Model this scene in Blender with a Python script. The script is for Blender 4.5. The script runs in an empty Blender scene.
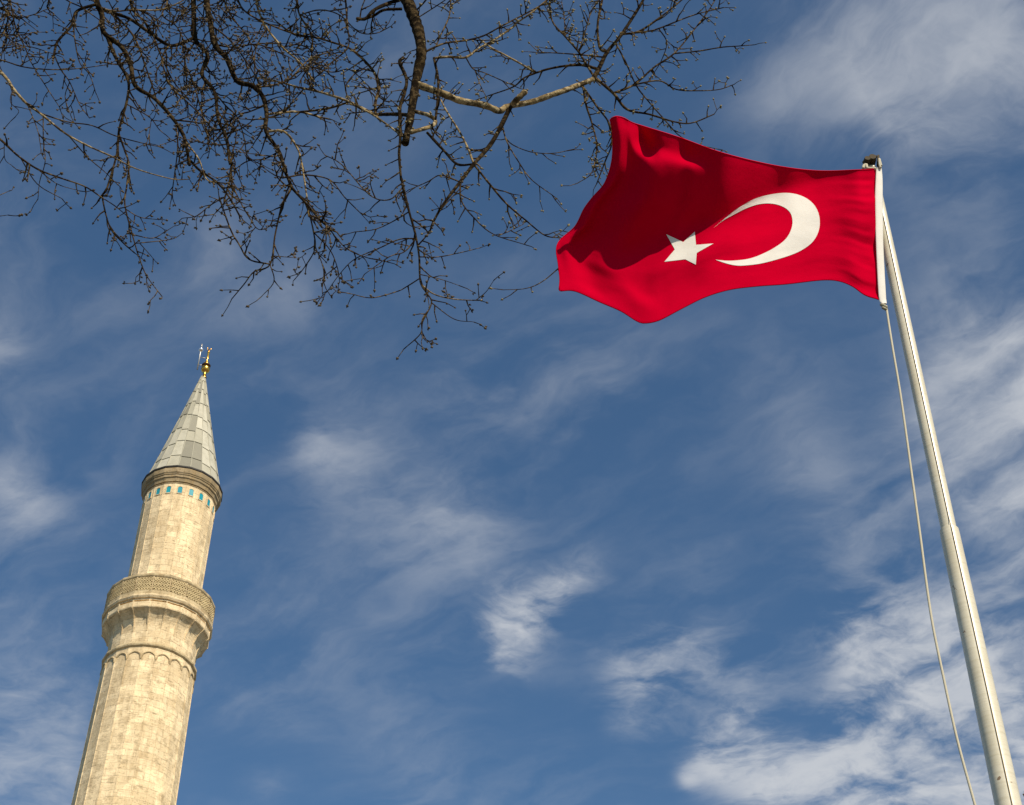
import bpy, bmesh, math, random
import numpy as np
from mathutils import Vector, Matrix

S = bpy.context.scene
COL = S.collection
R = math.radians
random.seed(7)
rng = np.random.default_rng(7)

# ------------------------------------------------------------------ camera
PITCH, ROLL, F = R(42.5), R(0.78), 1683.0
W, H = 1024, 805
EYE = np.array([0, 0, 1.6])
fw = np.array([0, math.cos(PITCH), math.sin(PITCH)])
up0 = np.array([0, -math.sin(PITCH), math.cos(PITCH)])
xx = np.array([1.0, 0, 0])
rt = math.cos(ROLL) * xx + math.sin(ROLL) * up0
up = -math.sin(ROLL) * xx + math.cos(ROLL) * up0
cam = bpy.data.cameras.new('camera')
cam.sensor_width = 36
cam.lens = F * 36 / W
cam.clip_end = 5000
co = bpy.data.objects.new('camera', cam)
COL.objects.link(co)
co.matrix_world = Matrix([[rt[i], up[i], -fw[i], EYE[i]] for i in range(3)] + [[0, 0, 0, 1]])
S.camera = co


def ray(px, py):
    return fw + (px - W / 2) / F * rt + (H / 2 - py) / F * up


def at(px, py, Y):
    d = ray(px, py)
    return EYE + d * (Y / d[1])


# ------------------------------------------------------------------ exposure, sun, sky
S.view_settings.view_transform = 'Standard'
S.view_settings.look = 'None'
S.view_settings.exposure = 0.08
S.view_settings.gamma = 1.0
SUN_AZ, SUN_EL = 151, 42            # azimuth clockwise from +Y
sdir = Vector((math.sin(R(SUN_AZ)) * math.cos(R(SUN_EL)), math.cos(R(SUN_AZ)) * math.cos(R(SUN_EL)), math.sin(R(SUN_EL))))
sl = bpy.data.lights.new('sun', 'SUN')
sl.energy = 5.0
sl.angle = R(0.5)
sl.color = (1.0, 0.9, 0.74)
so = bpy.data.objects.new('sun', sl)
COL.objects.link(so)
so.rotation_euler = sdir.to_track_quat('Z', 'Y').to_euler()
so.location = (20, -30, 40)

wd = bpy.data.worlds.new('World')
S.world = wd
wd.use_nodes = True
nt = wd.node_tree
nt.nodes.clear()


class NB:
    """tiny node builder"""
    def __init__(s, nt): s.nt = nt

    def n(s, typ, **k):
        o = s.nt.nodes.new(typ)
        for a, b in k.items(): setattr(o, a, b)
        return o

    def put(s, sock, v):
        if hasattr(v, 'is_output') or isinstance(v, bpy.types.NodeSocket): s.nt.links.new(v, sock)
        else: sock.default_value = v

    def m(s, op, a, b=None, c=None, clamp=False):
        o = s.n('ShaderNodeMath', operation=op, use_clamp=clamp)
        s.put(o.inputs[0], a)
        if b is not None: s.put(o.inputs[1], b)
        if c is not None: s.put(o.inputs[2], c)
        return o.outputs[0]

    def v(s, op, a, b=None):
        o = s.n('ShaderNodeVectorMath', operation=op)
        s.put(o.inputs[0], a)
        if b is not None:
            if op == 'SCALE': s.put(o.inputs[3], b)
            else: s.put(o.inputs[1], b)
        return o.outputs['Value'] if op in ('DOT_PRODUCT', 'LENGTH') else o.outputs[0]

    def mix(s, f, a, b, typ='MIX'):
        o = s.n('ShaderNodeMix', data_type='RGBA', blend_type=typ)
        s.put(o.inputs[0], f); s.put(o.inputs[6], a); s.put(o.inputs[7], b)
        return o.outputs[2]

    def noise(s, vec, scale, detail=4, rough=0.55, dist=0.0, lac=2.0):
        o = s.n('ShaderNodeTexNoise')
        if vec is not None: s.put(o.inputs['Vector'], vec)
        o.inputs['Scale'].default_value = scale
        o.inputs['Detail'].default_value = detail
        o.inputs['Roughness'].default_value = rough
        o.inputs['Distortion'].default_value = dist
        o.inputs['Lacunarity'].default_value = lac
        return o.outputs['Fac']

    def ss(s, x, lo, hi, a=0.0, b=1.0):
        o = s.n('ShaderNodeMapRange', interpolation_type='SMOOTHSTEP')
        s.put(o.inputs[0], x)
        o.inputs[1].default_value = lo; o.inputs[2].default_value = hi
        o.inputs[3].default_value = a; o.inputs[4].default_value = b
        return o.outputs[0]

    def ramp(s, x, stops):
        o = s.n('ShaderNodeValToRGB')
        e = o.color_ramp.elements
        while len(e) < len(stops): e.new(0.5)
        for q, (p, c) in zip(e, stops):
            q.position = p; q.color = (*c, 1)
        s.put(o.inputs[0], x)
        return o.outputs[0]


b = NB(nt)
sky = b.n('ShaderNodeTexSky', sky_type='NISHITA', sun_disc=False)
sky.sun_elevation = R(SUN_EL)
sky.sun_rotation = R(SUN_AZ)
sky.altitude = 50
sky.air_density = 1.0
sky.dust_density = 0.4
sky.ozone_density = 2.0
SKY_TINT = (0.67, 0.89, 0.99, 1)
SKY_STRENGTH = 0.1
skyc = b.mix(1.0, sky.outputs[0], SKY_TINT, 'MULTIPLY')
# wind-drawn cirrus: noise over the cloud layer, gathered into banks round chosen bearings
dirv = b.n('ShaderNodeTexCoord').outputs['Generated']
sep = b.n('ShaderNodeSeparateXYZ'); b.put(sep.inputs[0], dirv)
zz = b.m('MAXIMUM', sep.outputs[2], 0.05)
pl = b.n('ShaderNodeCombineXYZ')
b.put(pl.inputs[0], b.m('DIVIDE', sep.outputs[0], zz)); b.put(pl.inputs[1], b.m('DIVIDE', sep.outputs[1], zz))


def plane(px, py):
    d = ray(px, py); return np.array([d[0] / d[2], d[1] / d[2]])


wn = b.n('ShaderNodeTexNoise'); b.put(wn.inputs['Vector'], pl.outputs[0]); wn.inputs['Scale'].default_value = 4.5; wn.inputs['Detail'].default_value = 5
warp = b.v('ADD', pl.outputs[0], b.v('SCALE', b.v('SUBTRACT', wn.outputs['Color'], (.5, .5, .5)), .20))
q = plane(520, 410) - plane(330, 500)
mp = b.n('ShaderNodeMapping', vector_type='TEXTURE')
mp.inputs['Rotation'].default_value = (0, 0, math.atan2(q[1], q[0]))
mp.inputs['Scale'].default_value = (1.9, 1.0, 1)
b.put(mp.inputs[0], warp)
streak = b.noise(mp.outputs[0], 5.5, 10, 0.61, 0.25)
mp2 = b.n('ShaderNodeMapping', vector_type='TEXTURE')
mp2.inputs['Rotation'].default_value = (0, 0, math.atan2(q[1], q[0]) + .9)
mp2.inputs['Scale'].default_value = (1.25, 1.0, 1)
b.put(mp2.inputs[0], warp)
puff = b.noise(mp2.outputs[0], 9.0, 10, 0.6, 0.2)
fine = b.noise(pl.outputs[0], 2.6, 5, 0.5, 0.2)
BANKS = [  # bearing of the bank as seen from the square (px, py), spread in degrees, weight, puffiness
    (1000, 40, 2.6, .7, 0), (900, 80, 2.0, .55, 0), (905, 125, .9, .3, 0), (820, 30, 1.8, .35, 0), (770, 105, 1.1, .35, 0), (960, 20, 2.6, .3, 0),
    (1005, 345, 1.9, .75, 0), (1015, 430, 2.0, .75, 0), (955, 405, 1.2, .5, 0), (1000, 480, 1.6, .6, 0), (810, 455, 1.3, .2, 0), (830, 490, 1.6, .3, 0), (870, 565, 1.6, .3, 0), (1010, 560, 1.6, .45, 0), (940, 310, 1.2, .2, 0),
    (880, 640, 1.3, .6, 1), (920, 690, 1.5, .55, 1), (950, 640, 1.4, .35, 1), (930, 760, 1.8, .85, 1), (850, 800, 1.6, .9, 1), (1000, 790, 2.2, .7, 1), (780, 805, 1.1, .7, 1),
    (738, 738, .8, .95, 1), (715, 765, .6, .6, 1), (688, 778, .3, .5, 1),
    (518, 612, .95, .75, 1), (500, 655, .8, .55, 1), (545, 600, .6, .45, 1), (585, 570, .7, .38, 1), (560, 585, .5, .25, 1), (640, 665, 1.1, .46, 1), (700, 650, 1.0, .4, 1), (640, 710, 1.0, .35, 1), (760, 670, 1.0, .25, 1), (690, 590, 1.4, .25, 0),
    (400, 500, 1.7, .5, 0), (330, 460, 1.1, .5, 0), (470, 530, 1.4, .5, 0), (310, 440, .6, .3, 0), (460, 385, .9, .3, 0), (350, 400, 1.0, .2, 0), (540, 400, 1.6, .3, 0), (610, 370, 1.0, .25, 0),
    (290, 590, 1.4, .25, 0), (430, 740, 1.6, .2, 0), (20, 740, 1.9, .7, 0), (60, 690, 1.1, .45, 0), (20, 800, 1.6, .55, 0), (5, 490, 1.0, .55, 0), (40, 510, .7, .35, 0), (0, 345, .6, .4, 0),
    (290, 300, 1.1, .4, 0), (215, 275, 1.1, .25, 0), (220, 240, .8, .2, 0), (780, 360, 1.4, .16, 0), (270, 790, .5, .3, 0),
    (1500, 300, 9, .6, 1), (1500, 900, 9, .7, 1), (-500, 600, 9, .5, 0), (-400, 100, 6, .3, 0), (500, -500, 6, .3, 0)]
ms, mpf = None, None
for px, py, sg, wgt, pf in BANKS:
    d = ray(px, py); d = d / np.linalg.norm(d)
    k = 1.0 / R(sg) ** 2
    g = b.m('MULTIPLY', b.m('EXPONENT', b.m('MULTIPLY', b.m('SUBTRACT', b.v('DOT_PRODUCT', dirv, tuple(d)), 1.0), k)), wgt)
    if pf: mpf = g if mpf is None else b.m('ADD', mpf, g)
    else: ms = g if ms is None else b.m('ADD', ms, g)
ms = b.m('MINIMUM', ms, 0.9); mpf = b.m('MINIMUM', mpf, 0.95)
mp3 = b.n('ShaderNodeMapping', vector_type='TEXTURE')
mp3.inputs['Rotation'].default_value = (0, 0, math.atan2(q[1], q[0]) - .12)
mp3.inputs['Scale'].default_value = (4.5, 1.0, 1)
b.put(mp3.inputs[0], warp)
hair = b.noise(mp3.outputs[0], 12.0, 6, 0.55, 0.1)
ridge = b.m('SUBTRACT', 1.0, b.m('MULTIPLY', b.m('ABSOLUTE', b.m('SUBTRACT', b.noise(warp, 10.0, 7, 0.6, 0.1), 0.5)), 5.0), clamp=True)
tex = b.m('ADD', b.m('ADD', b.m('MULTIPLY', streak, 0.5), b.m('MULTIPLY', puff, 0.2)), b.m('ADD', b.m('MULTIPLY', hair, 0.3), b.m('MULTIPLY', ridge, .03)))
c1 = b.m('MULTIPLY', b.ss(b.m('ADD', tex, b.m('MULTIPLY', ms, 0.09)), 0.44, 0.72), ms)
tx2 = b.m('ADD', b.m('ADD', b.m('MULTIPLY', puff, 0.7), b.m('MULTIPLY', hair, 0.3)), b.m('MULTIPLY', ridge, .05))
c2 = b.m('MULTIPLY', b.ss(b.m('ADD', tx2, b.m('MULTIPLY', mpf, 0.10)), 0.485, 0.74), b.ss(mpf, 0.0, 0.9))
veil = b.m('MULTIPLY', b.ss(fine, 0.36, 0.66), b.ss(b.m('ADD', b.m('MULTIPLY', hair, .55), b.m('MULTIPLY', streak, .45)), 0.4, 0.68, 0.0, 0.18))
cl = b.m('MINIMUM', b.m('ADD', b.m('ADD', b.m('MULTIPLY', c1, 0.66), b.m('MULTIPLY', c2, 0.78)), veil), 0.9)
CLOUD = (5.9, 6.1, 6.4, 1)
bg = b.n('ShaderNodeBackground'); bg.inputs[1].default_value = SKY_STRENGTH
b.put(bg.inputs[0], b.mix(cl, skyc, CLOUD))
wo = b.n('ShaderNodeOutputWorld'); b.put(wo.inputs[0], bg.outputs[0])


# ------------------------------------------------------------------ helpers
def mat(name):
    m = bpy.data.materials.new(name); m.use_nodes = True
    nb = NB(m.node_tree)
    p = m.node_tree.nodes['Principled BSDF']
    return m, nb, p


def bump(nb, p, h, strength=0.4, dist=0.02):
    o = nb.n('ShaderNodeBump'); o.inputs['Strength'].default_value = strength; o.inputs['Distance'].default_value = dist
    nb.put(o.inputs['Height'], h); nb.put(p.inputs['Normal'], o.outputs[0])


class MB:
    """collects verts and faces for ONE mesh object"""
    def __init__(s): s.v = []; s.f = []; s.uv = {}; s.mi = []; s.cur = 0

    def face(s, idx, uv=None):
        if uv: s.uv[len(s.f)] = uv
        s.f.append(tuple(idx)); s.mi.append(s.cur)

    def add(s, verts):
        k = len(s.v); s.v.extend([tuple(map(float, q)) for q in verts]); return k

    def tube(s, pts, rad, n=8, caps=True, ph=0.0):
        pts = [np.asarray(q, float) for q in pts]
        if not hasattr(rad, '__len__'): rad = [rad] * len(pts)
        t = pts[1] - pts[0]
        a = np.cross(t, [0, 0, 1.0] if abs(t[2]) < 0.9 * np.linalg.norm(t) else [1.0, 0, 0]); a /= np.linalg.norm(a)
        rings = []
        for i, q in enumerate(pts):
            t = pts[min(i + 1, len(pts) - 1)] - pts[max(i - 1, 0)]
            t = t / (np.linalg.norm(t) + 1e-12)
            a = a - t * (a @ t); a /= np.linalg.norm(a) + 1e-12
            c = np.cross(t, a)
            rings.append(s.add([q + rad[i] * (math.cos(ph + 2 * math.pi * j / n) * a + math.sin(ph + 2 * math.pi * j / n) * c) for j in range(n)]))
        for i in range(len(rings) - 1):
            for j in range(n):
                s.face((rings[i] + j, rings[i] + (j + 1) % n, rings[i + 1] + (j + 1) % n, rings[i + 1] + j))
        if caps:
            s.face([rings[0] + j for j in range(n)][::-1]); s.face([rings[-1] + j for j in range(n)])

    def lathe(s, prof, n=20, ph=0.0, uvr=None, sub=1, arc=None):
        """prof: (r, z) bottom to top round the local z axis; UV = metres round, metres up"""
        base = []
        for (r_, z) in prof:
            vs = []
            for j in range(n):
                a0, a1 = ph + 2 * math.pi * j / n, ph + 2 * math.pi * (j + 1) / n
                for k in range(sub):
                    t = k / sub
                    vs.append((r_ * (math.cos(a0) * (1 - t) + math.cos(a1) * t), r_ * (math.sin(a0) * (1 - t) + math.sin(a1) * t), z))
            base.append(s.add(vs))
        N = n * sub
        u_r = uvr or max(r_ for r_, z in prof)
        vv = 0.0; vl = [prof[0][1]]
        for i in range(1, len(prof)):
            vl.append(vl[-1] + math.hypot(prof[i][0] - prof[i - 1][0], prof[i][1] - prof[i - 1][1]))
        for i in range(len(prof) - 1):
            for j in range(N):
                u0, u1 = 2 * math.pi * u_r * j / N, 2 * math.pi * u_r * (j + 1) / N
                s.face((base[i] + j, base[i] + (j + 1) % N, base[i + 1] + (j + 1) % N, base[i + 1] + j),
                       [(u0, vl[i]), (u1, vl[i]), (u1, vl[i + 1]), (u0, vl[i + 1])])
        return base

    def box(s, M, sx, sy, sz):
        k = s.add([M @ Vector((x * sx / 2, y * sy / 2, z * sz / 2)) for z in (-1, 1) for x, y in ((-1, -1), (1, -1), (1, 1), (-1, 1))])
        for fc in ((3, 2, 1, 0), (4, 5, 6, 7), (0, 1, 5, 4), (1, 2, 6, 5), (2, 3, 7, 6), (3, 0, 4, 7)): s.face([k + i for i in fc])

    def ball(s, c, r_, n=10, m=7, sc=(1, 1, 1)):
        prof = [(max(1e-4, math.sin(math.pi * i / m)) , -math.cos(math.pi * i / m)) for i in range(m + 1)]
        base = []
        for (q, z) in prof:
            base.append(s.add([(c[0] + r_ * sc[0] * q * math.cos(2 * math.pi * j / n), c[1] + r_ * sc[1] * q * math.sin(2 * math.pi * j / n), c[2] + r_ * sc[2] * z) for j in range(n)]))
        for i in range(m):
            for j in range(n): s.face((base[i] + j, base[i] + (j + 1) % n, base[i + 1] + (j + 1) % n, base[i + 1] + j))

    def build(s, name, mats, parent=None, smooth=False, loc=None):
        me = bpy.data.meshes.new(name)
        me.from_pydata(s.v, [], s.f)
        if not isinstance(mats, (list, tuple)): mats = [mats]
        for m in mats: me.materials.append(m)
        if s.uv:
            ul = me.uv_layers.new(name='UVMap')
            for fi, uvs in s.uv.items():
                for li, uv in zip(me.polygons[fi].loop_indices, uvs): ul.data[li].uv = uv
        me.polygons.foreach_set('material_index', s.mi)
        if smooth: me.polygons.foreach_set('use_smooth', [True] * len(me.polygons))
        me.update()
        o = bpy.data.objects.new(name, me); COL.objects.link(o)
        if parent is not None: o.parent = parent
        if loc is not None: o.location = loc
        return o


def empty(name, loc, label, cat, group=None):
    o = bpy.data.objects.new(name, None); COL.objects.link(o); o.location = loc
    o.empty_display_size = 0.3
    o['label'] = label; o['category'] = cat
    if group: o['group'] = group
    return o


def catmull(P, seg=5):
    P = [np.asarray(p, float) for p in P]
    if len(P) < 3: 
        return [P[0] + (P[-1] - P[0]) * t for t in np.linspace(0, 1, seg + 1)]
    Q = [2 * P[0] - P[1]] + P + [2 * P[-1] - P[-2]]
    out = []
    for i in range(1, len(Q) - 2):
        for k in range(seg):
            t = k / seg
            out.append(0.5 * (2 * Q[i] + (Q[i + 1] - Q[i - 1]) * t + (2 * Q[i - 1] - 5 * Q[i] + 4 * Q[i + 1] - Q[i + 2]) * t * t + (3 * Q[i] - Q[i - 1] - 3 * Q[i + 1] + Q[i + 2]) * t ** 3))
    out.append(P[-1])
    return out


# ------------------------------------------------------------------ ground
m_pave, nb, p = mat('stone_paving')
tc = nb.n('ShaderNodeTexCoord').outputs['Object']
br = nb.n('ShaderNodeTexBrick'); nb.put(br.inputs['Vector'], tc)
br.inputs['Scale'].default_value = 1.6
br.inputs['Color1'].default_value = (.16, .145, .12, 1); br.inputs['Color2'].default_value = (.13, .12, .1, 1); br.inputs['Mortar'].default_value = (.07, .065, .06, 1)
nb.put(p.inputs['Base Color'], nb.mix(nb.noise(tc, 0.7), br.outputs[0], (.12, .11, .085, 1)))
p.inputs['Roughness'].default_value = 0.85
mb = MB(); k = mb.add([(-2500, -2500, 0), (2500, -2500, 0), (2500, 2500, 0), (-2500, 2500, 0)]); mb.face((k, k + 1, k + 2, k + 3))
g = mb.build('ground', m_pave); g['kind'] = 'structure'

# ------------------------------------------------------------------ minaret
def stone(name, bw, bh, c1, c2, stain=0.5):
    m, nb, p = mat(name)
    uv = nb.n('ShaderNodeUVMap').outputs[0]
    obc = nb.n('ShaderNodeTexCoord').outputs['Object']
    wob = nb.noise(obc, 1.2, 3)
    off = nb.n('ShaderNodeCombineXYZ'); nb.put(off.inputs[0], nb.m('MULTIPLY', wob, 0.12)); nb.put(off.inputs[1], nb.m('MULTIPLY', wob, 0.12))
    uvw = nb.v('ADD', uv, off.outputs[0])
    br = nb.n('ShaderNodeTexBrick', offset=0.5, squash=0.7, squash_frequency=3)
    nb.put(br.inputs['Vector'], uvw)
    br.inputs['Scale'].default_value = 1; br.inputs['Brick Width'].default_value = bw; br.inputs['Row Height'].default_value = bh
    br.inputs['Mortar Size'].default_value = 0.006; br.inputs['Mortar Smooth'].default_value = 0.6; br.inputs['Bias'].default_value = 0.0
    br.inputs['Color1'].default_value = (0, 0, 0, 1); br.inputs['Color2'].default_value = (1, 1, 1, 1); br.inputs['Mortar'].default_value = (.4, .4, .4, 1)
    # a second, larger set of repaired blocks
    br2 = nb.n('ShaderNodeTexBrick', offset=0.4)
    nb.put(br2.inputs['Vector'], uvw)
    br2.inputs['Scale'].default_value = 1; br2.inputs['Brick Width'].default_value = bw * 1.7; br2.inputs['Row Height'].default_value = bh * 2
    br2.inputs['Mortar Size'].default_value = 0.0
    br2.inputs['Color1'].default_value = (0, 0, 0, 1); br2.inputs['Color2'].default_value = (1, 1, 1, 1)
    col = nb.ramp(br.outputs[0], [(0.0, c2), (0.45, tuple((x + y) / 2 for x, y in zip(c1, c2))), (0.8, c1), (1.0, tuple(min(1, x * 1.15) for x in c1))])
    col = nb.mix(nb.m('MULTIPLY', nb.ss(br2.outputs[0], 0.75, 0.95), 0.5), col, tuple(min(1, x * 1.22) for x in c1) + (1,))
    # weathering: run-off streaks, ochre and grey patches
    ms_ = nb.n('ShaderNodeMapping'); ms_.inputs['Scale'].default_value = (3.2, 3.2, 0.45); nb.put(ms_.inputs[0], obc)
    st = nb.noise(ms_.outputs[0], 1.6, 6, 0.65)
    col = nb.mix(nb.m('MULTIPLY', nb.ss(st, 0.46, 0.68), stain), col, (.38, .265, .13, 1))
    bl = nb.noise(obc, 3.5, 7, 0.7)
    col = nb.mix(nb.m('MULTIPLY', nb.ss(bl, 0.52, 0.66), stain * 0.95), col, (.24, .17, .09, 1))
    pale = nb.noise(obc, 1.3, 5, 0.6, 0.4)
    col = nb.mix(nb.m('MULTIPLY', nb.ss(pale, 0.5, 0.64), 0.7), col, tuple(min(1, x * 1.28) for x in c1) + (1,))
    mort = nb.m('SUBTRACT', 1.0, br.outputs['Fac'])
    crk = nb.ss(nb.noise(obc, 2.4, 4, 0.6), 0.54, 0.68)
    col = nb.mix(nb.m('MULTIPLY', nb.m('MULTIPLY', br.outputs['Fac'], crk), 0.85), col, (.13, .1, .065, 1))
    mc_ = nb.n('ShaderNodeMapping'); mc_.inputs['Scale'].default_value = (1.6, 1.6, 8); nb.put(mc_.inputs[0], obc)
    dash = nb.noise(mc_.outputs[0], 2.2, 4, 0.6)
    col = nb.mix(nb.ss(dash, 0.60, 0.66, 0, stain * 1.1), col, (.2, .14, .075, 1))
    fleck = nb.noise(obc, 16, 3, 0.6)
    col = nb.mix(nb.ss(fleck, 0.58, 0.68, 0, .5), col, (.3, .21, .11, 1))
    nb.put(p.inputs['Base Color'], col)
    p.inputs['Roughness'].default_value = 0.9
    p.inputs['Specular IOR Level'].default_value = 0.2
    h = nb.m('ADD', nb.m('MULTIPLY', mort, 0.35), nb.m('ADD', nb.m('MULTIPLY', nb.m('ADD', bl, nb.m('MULTIPLY', dash, -.6)), 0.7), nb.m('MULTIPLY', br.outputs[0], 0.35)))
    bump(nb, p, h, 0.8, 0.04)
    return m


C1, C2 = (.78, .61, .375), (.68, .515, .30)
m_stone = stone('minaret_stone', 0.55, 0.27, C1, C2, 0.47)
m_trim = stone('minaret_trim_stone', 0.9, 0.5, (.56, .44, .26), (.46, .345, .19), 0.75)
m_corn = stone('shaded_grimy_cornice_stone', 0.9, 0.5, (.34, .26, .155), (.24, .18, .1), 0.9)  # grime plus the shade under the mouldings, put into one darker stone tone
m_lat = stone('minaret_lattice_stone', 5, 5, (.56, .44, .24), (.53, .41, .22), 0.4)

m_lead, nb, p = mat('lead_sheet')
at_ = nb.n('ShaderNodeAttribute', attribute_name='sheet').outputs['Fac']
obc = nb.n('ShaderNodeTexCoord').outputs['Object']
ns = nb.noise(obc, 2.5, 6, 0.65)
col = nb.ramp(at_, [(0, (.2, .185, .14)), (.35, (.38, .35, .26)), (0.75, (.46, .425, .325)), (1, (.54, .5, .39))])
col = nb.mix(nb.ss(ns, 0.4, 0.75, 0, 0.5), col, (.28, .26, .19, 1))
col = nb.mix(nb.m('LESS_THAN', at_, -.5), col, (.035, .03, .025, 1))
nb.put(p.inputs['Base Color'], col)
p.inputs['Roughness'].default_value = 0.7; p.inputs['Specular IOR Level'].default_value = .3
bump(nb, p, ns, 0.25, 0.02)

m_gold, nb, p = mat('gilded_copper')
nb.put(p.inputs['Base Color'], nb.mix(nb.noise(nb.n('ShaderNodeTexCoord').outputs['Object'], 6), (.85, .5, .1, 1), (.6, .3, .05, 1)))
p.inputs['Metallic'].default_value = 1; p.inputs['Roughness'].default_value = 0.28
m_dkgold, nb, p = mat('tarnished_copper')
p.inputs['Base Color'].default_value = (.12, .06, .02, 1); p.inputs['Metallic'].default_value = 0.8; p.inputs['Roughness'].default_value = 0.5
m_tile, nb, p = mat('turquoise_tile')
nb.put(p.inputs['Base Color'], nb.mix(nb.noise(nb.n('ShaderNodeTexCoord').outputs['Object'], 2.3, 2), (.012, .19, .26, 1), (.035, .38, .42, 1)))
p.inputs['Roughness'].default_value = 0.22
m_galv, nb, p = mat('galvanised_steel')
nb.put(p.inputs['Base Color'], nb.mix(nb.noise(nb.n('ShaderNodeTexCoord').outputs['Object'], 9), (.5, .47, .42, 1), (.38, .36, .33, 1)))
p.inputs['Metallic'].default_value = 0.6; p.inputs['Roughness'].default_value = 0.4
m_shine, nb, p = mat('polished_steel_ball')
p.inputs['Base Color'].default_value = (.9, .86, .84, 1); p.inputs['Metallic'].default_value = 0.9; p.inputs['Roughness'].default_value = 0.22

MX, MY = -13.61, 54.0
NF = 20
PH = math.atan2(-MY, -MX) + math.pi / NF * 0.6
mn = empty('minaret', (MX, MY, 0), 'tall cream stone minaret with grey lead cone, balcony and gilded finial', 'minaret')


def fac(j, t=0.5):   # angle of a facet's middle (t = 0.5) or edge
    return PH + 2 * math.pi * (j + t) / NF


APO = math.cos(math.pi / NF)


def rsh(z): return 1.724 + (36.99 - z) * 0.0143


# lower shaft: faceted, with a thin raised rib on each arris
mb = MB()
zs = [12.0, 20, 28, 32, 34, 35.5, 36.55, 37.05]
mb.lathe([(rsh(z), z) for z in zs], NF, PH, 1.75)
for j in range(NF):
    a = fac(j, 0)
    for i in range(len(zs) - 2):
        z0, z1 = zs[i], zs[i + 1]
        k0 = []
        for z in (z0, z1):
            r0 = rsh(z)
            k0.append(mb.add([((r0 + dr) * math.cos(a) - dw * math.sin(a), (r0 + dr) * math.sin(a) + dw * math.cos(a), z) for dr, dw in ((-.02, -.04), (.010, -.024), (.010, .024), (-.02, .04))]))
        for q in range(3):
            u0 = 1.75 * (2 * math.pi * j / NF)
            mb.face((k0[0] + q, k0[0] + q + 1, k0[1] + q + 1, k0[1] + q), [(u0 + q * .03, z0), (u0 + q * .03 + .03, z0), (u0 + q * .03 + .03, z1), (u0 + q * .03, z1)])
mb.build('shaft', m_stone, mn)

# blind arcade at the head of the lower shaft: one arch in each facet
mb = MB()
for j in range(NF):
    a0, a1 = fac(j, 0), fac(j, 1)
    rr = rsh(36.6) + 0.005
    p0 = np.array([rr * math.cos(a0), rr * math.sin(a0)]); p1 = np.array([rr * math.cos(a1), rr * math.sin(a1)])
    pts = []
    for t in np.linspace(0, 1, 13):
        s_ = 2 * t - 1
        zz_ = 36.5 + 0.22 * (1 - abs(s_) ** 2.2) ** 0.5 + 0.05 * (1 - abs(s_)) - (0.06 if abs(s_) > .99 else 0)
        q = p0 * (1 - t) + p1 * t
        pts.append((q[0], q[1], zz_))
    mb.tube(pts, 0.035, 5)
    z_ = 36.93
mb.build('arch_moulding', m_trim, mn)

# moulded ring under the balcony
mb = MB()
mb.lathe([(1.70, 36.98), (1.76, 37.0), (1.79, 37.03), (1.80, 37.08), (1.79, 37.13), (1.75, 37.16), (1.70, 37.23)], NF, PH, sub=2)
mb.build('ring_moulding', m_trim, mn)

# balcony
bal = MB()
prof = [(1.66, 37.12), (1.665, 37.8), (1.69, 38.05), (1.76, 38.22), (1.86, 38.38), (1.96, 38.48), (2.045, 38.56), (2.06, 38.62), (2.06, 38.82), (1.92, 38.825), (1.92, 38.89), (2.04, 38.895), (2.045, 38.96), (2.10, 38.97), (2.14, 39.04), (2.14, 39.1), (2.1, 39.14)]
bal.lathe(prof[:2], NF, PH, 2.0)
NS = 8
zl = [37.8, 37.95, 38.05, 38.15, 38.25, 38.33, 38.4, 38.46, 38.5, 38.53, 38.55, 38.58, 38.62]
ring0 = []
for z in zl:
    vs = []
    for j in range(NF):
        e0, e1 = fac(j, 0), fac(j, 1)
        for c in range(NS):
            t = c / NS
            dz = .05 * (1 - abs(2 * t - 1) ** 2.2) * min(1, max(0, (38.62 - z) / .1))
            r_ = np.interp(z - dz, [q_[1] for q_ in prof], [q_[0] for q_ in prof]) if z > 37.81 else prof[1][0]
            vs.append((r_ * (math.cos(e0) * (1 - t) + math.cos(e1) * t), r_ * (math.sin(e0) * (1 - t) + math.sin(e1) * t), z))
    ring0.append(bal.add(vs))
for i in range(len(zl) - 1):
    for j in range(NF * NS):
        j2 = (j + 1) % (NF * NS); u0 = 12.566 * j / (NF * NS); u1 = 12.566 * (j + 1) / (NF * NS)
        bal.face((ring0[i] + j, ring0[i] + j2, ring0[i + 1] + j2, ring0[i + 1] + j), [(u0, zl[i]), (u1, zl[i]), (u1, zl[i + 1]), (u0, zl[i + 1])])
bal.lathe([q_ for q_ in prof if q_[1] >= 38.62], NF, PH, 2.0)
for j in range(NF):              # thin fins between the corbel niches
    a = fac(j, 0)
    ca, sa = math.cos(a), math.sin(a)
    pr = [(1.67, 37.72), (1.70, 37.98), (1.785, 38.22), (1.885, 38.38), (1.99, 38.48), (2.062, 38.55), (2.062, 38.9), (1.95, 38.9), (1.64, 38.3), (1.64, 37.72)]
    ks = [bal.add([(r_ * ca - dw * sa, r_ * sa + dw * ca, z) for r_, z in pr]) for dw in (-.02, .02)]
    n_ = len(pr)
    bal.face([ks[0] + i for i in range(n_)]); bal.face([ks[1] + i for i in range(n_)][::-1])
    for i in range(n_): bal.face((ks[0] + i, ks[1] + i, ks[1] + (i + 1) % n_, ks[0] + (i + 1) % n_))
k0 = bal.lathe([(2.1, 39.14), (1.3, 39.16)], NF, PH, 2.0)
balo = bal.build('balcony', m_stone, mn)
par = MB()                       # parapet: pierced stone panels between posts, rails top and bottom
par.lathe([(2.09, 39.145), (2.095, 39.31), (2.07, 39.32)], NF, PH)
par.lathe([(2.055, 39.25), (2.055, 39.98)], NF, PH)          # slab behind the lattice
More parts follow.
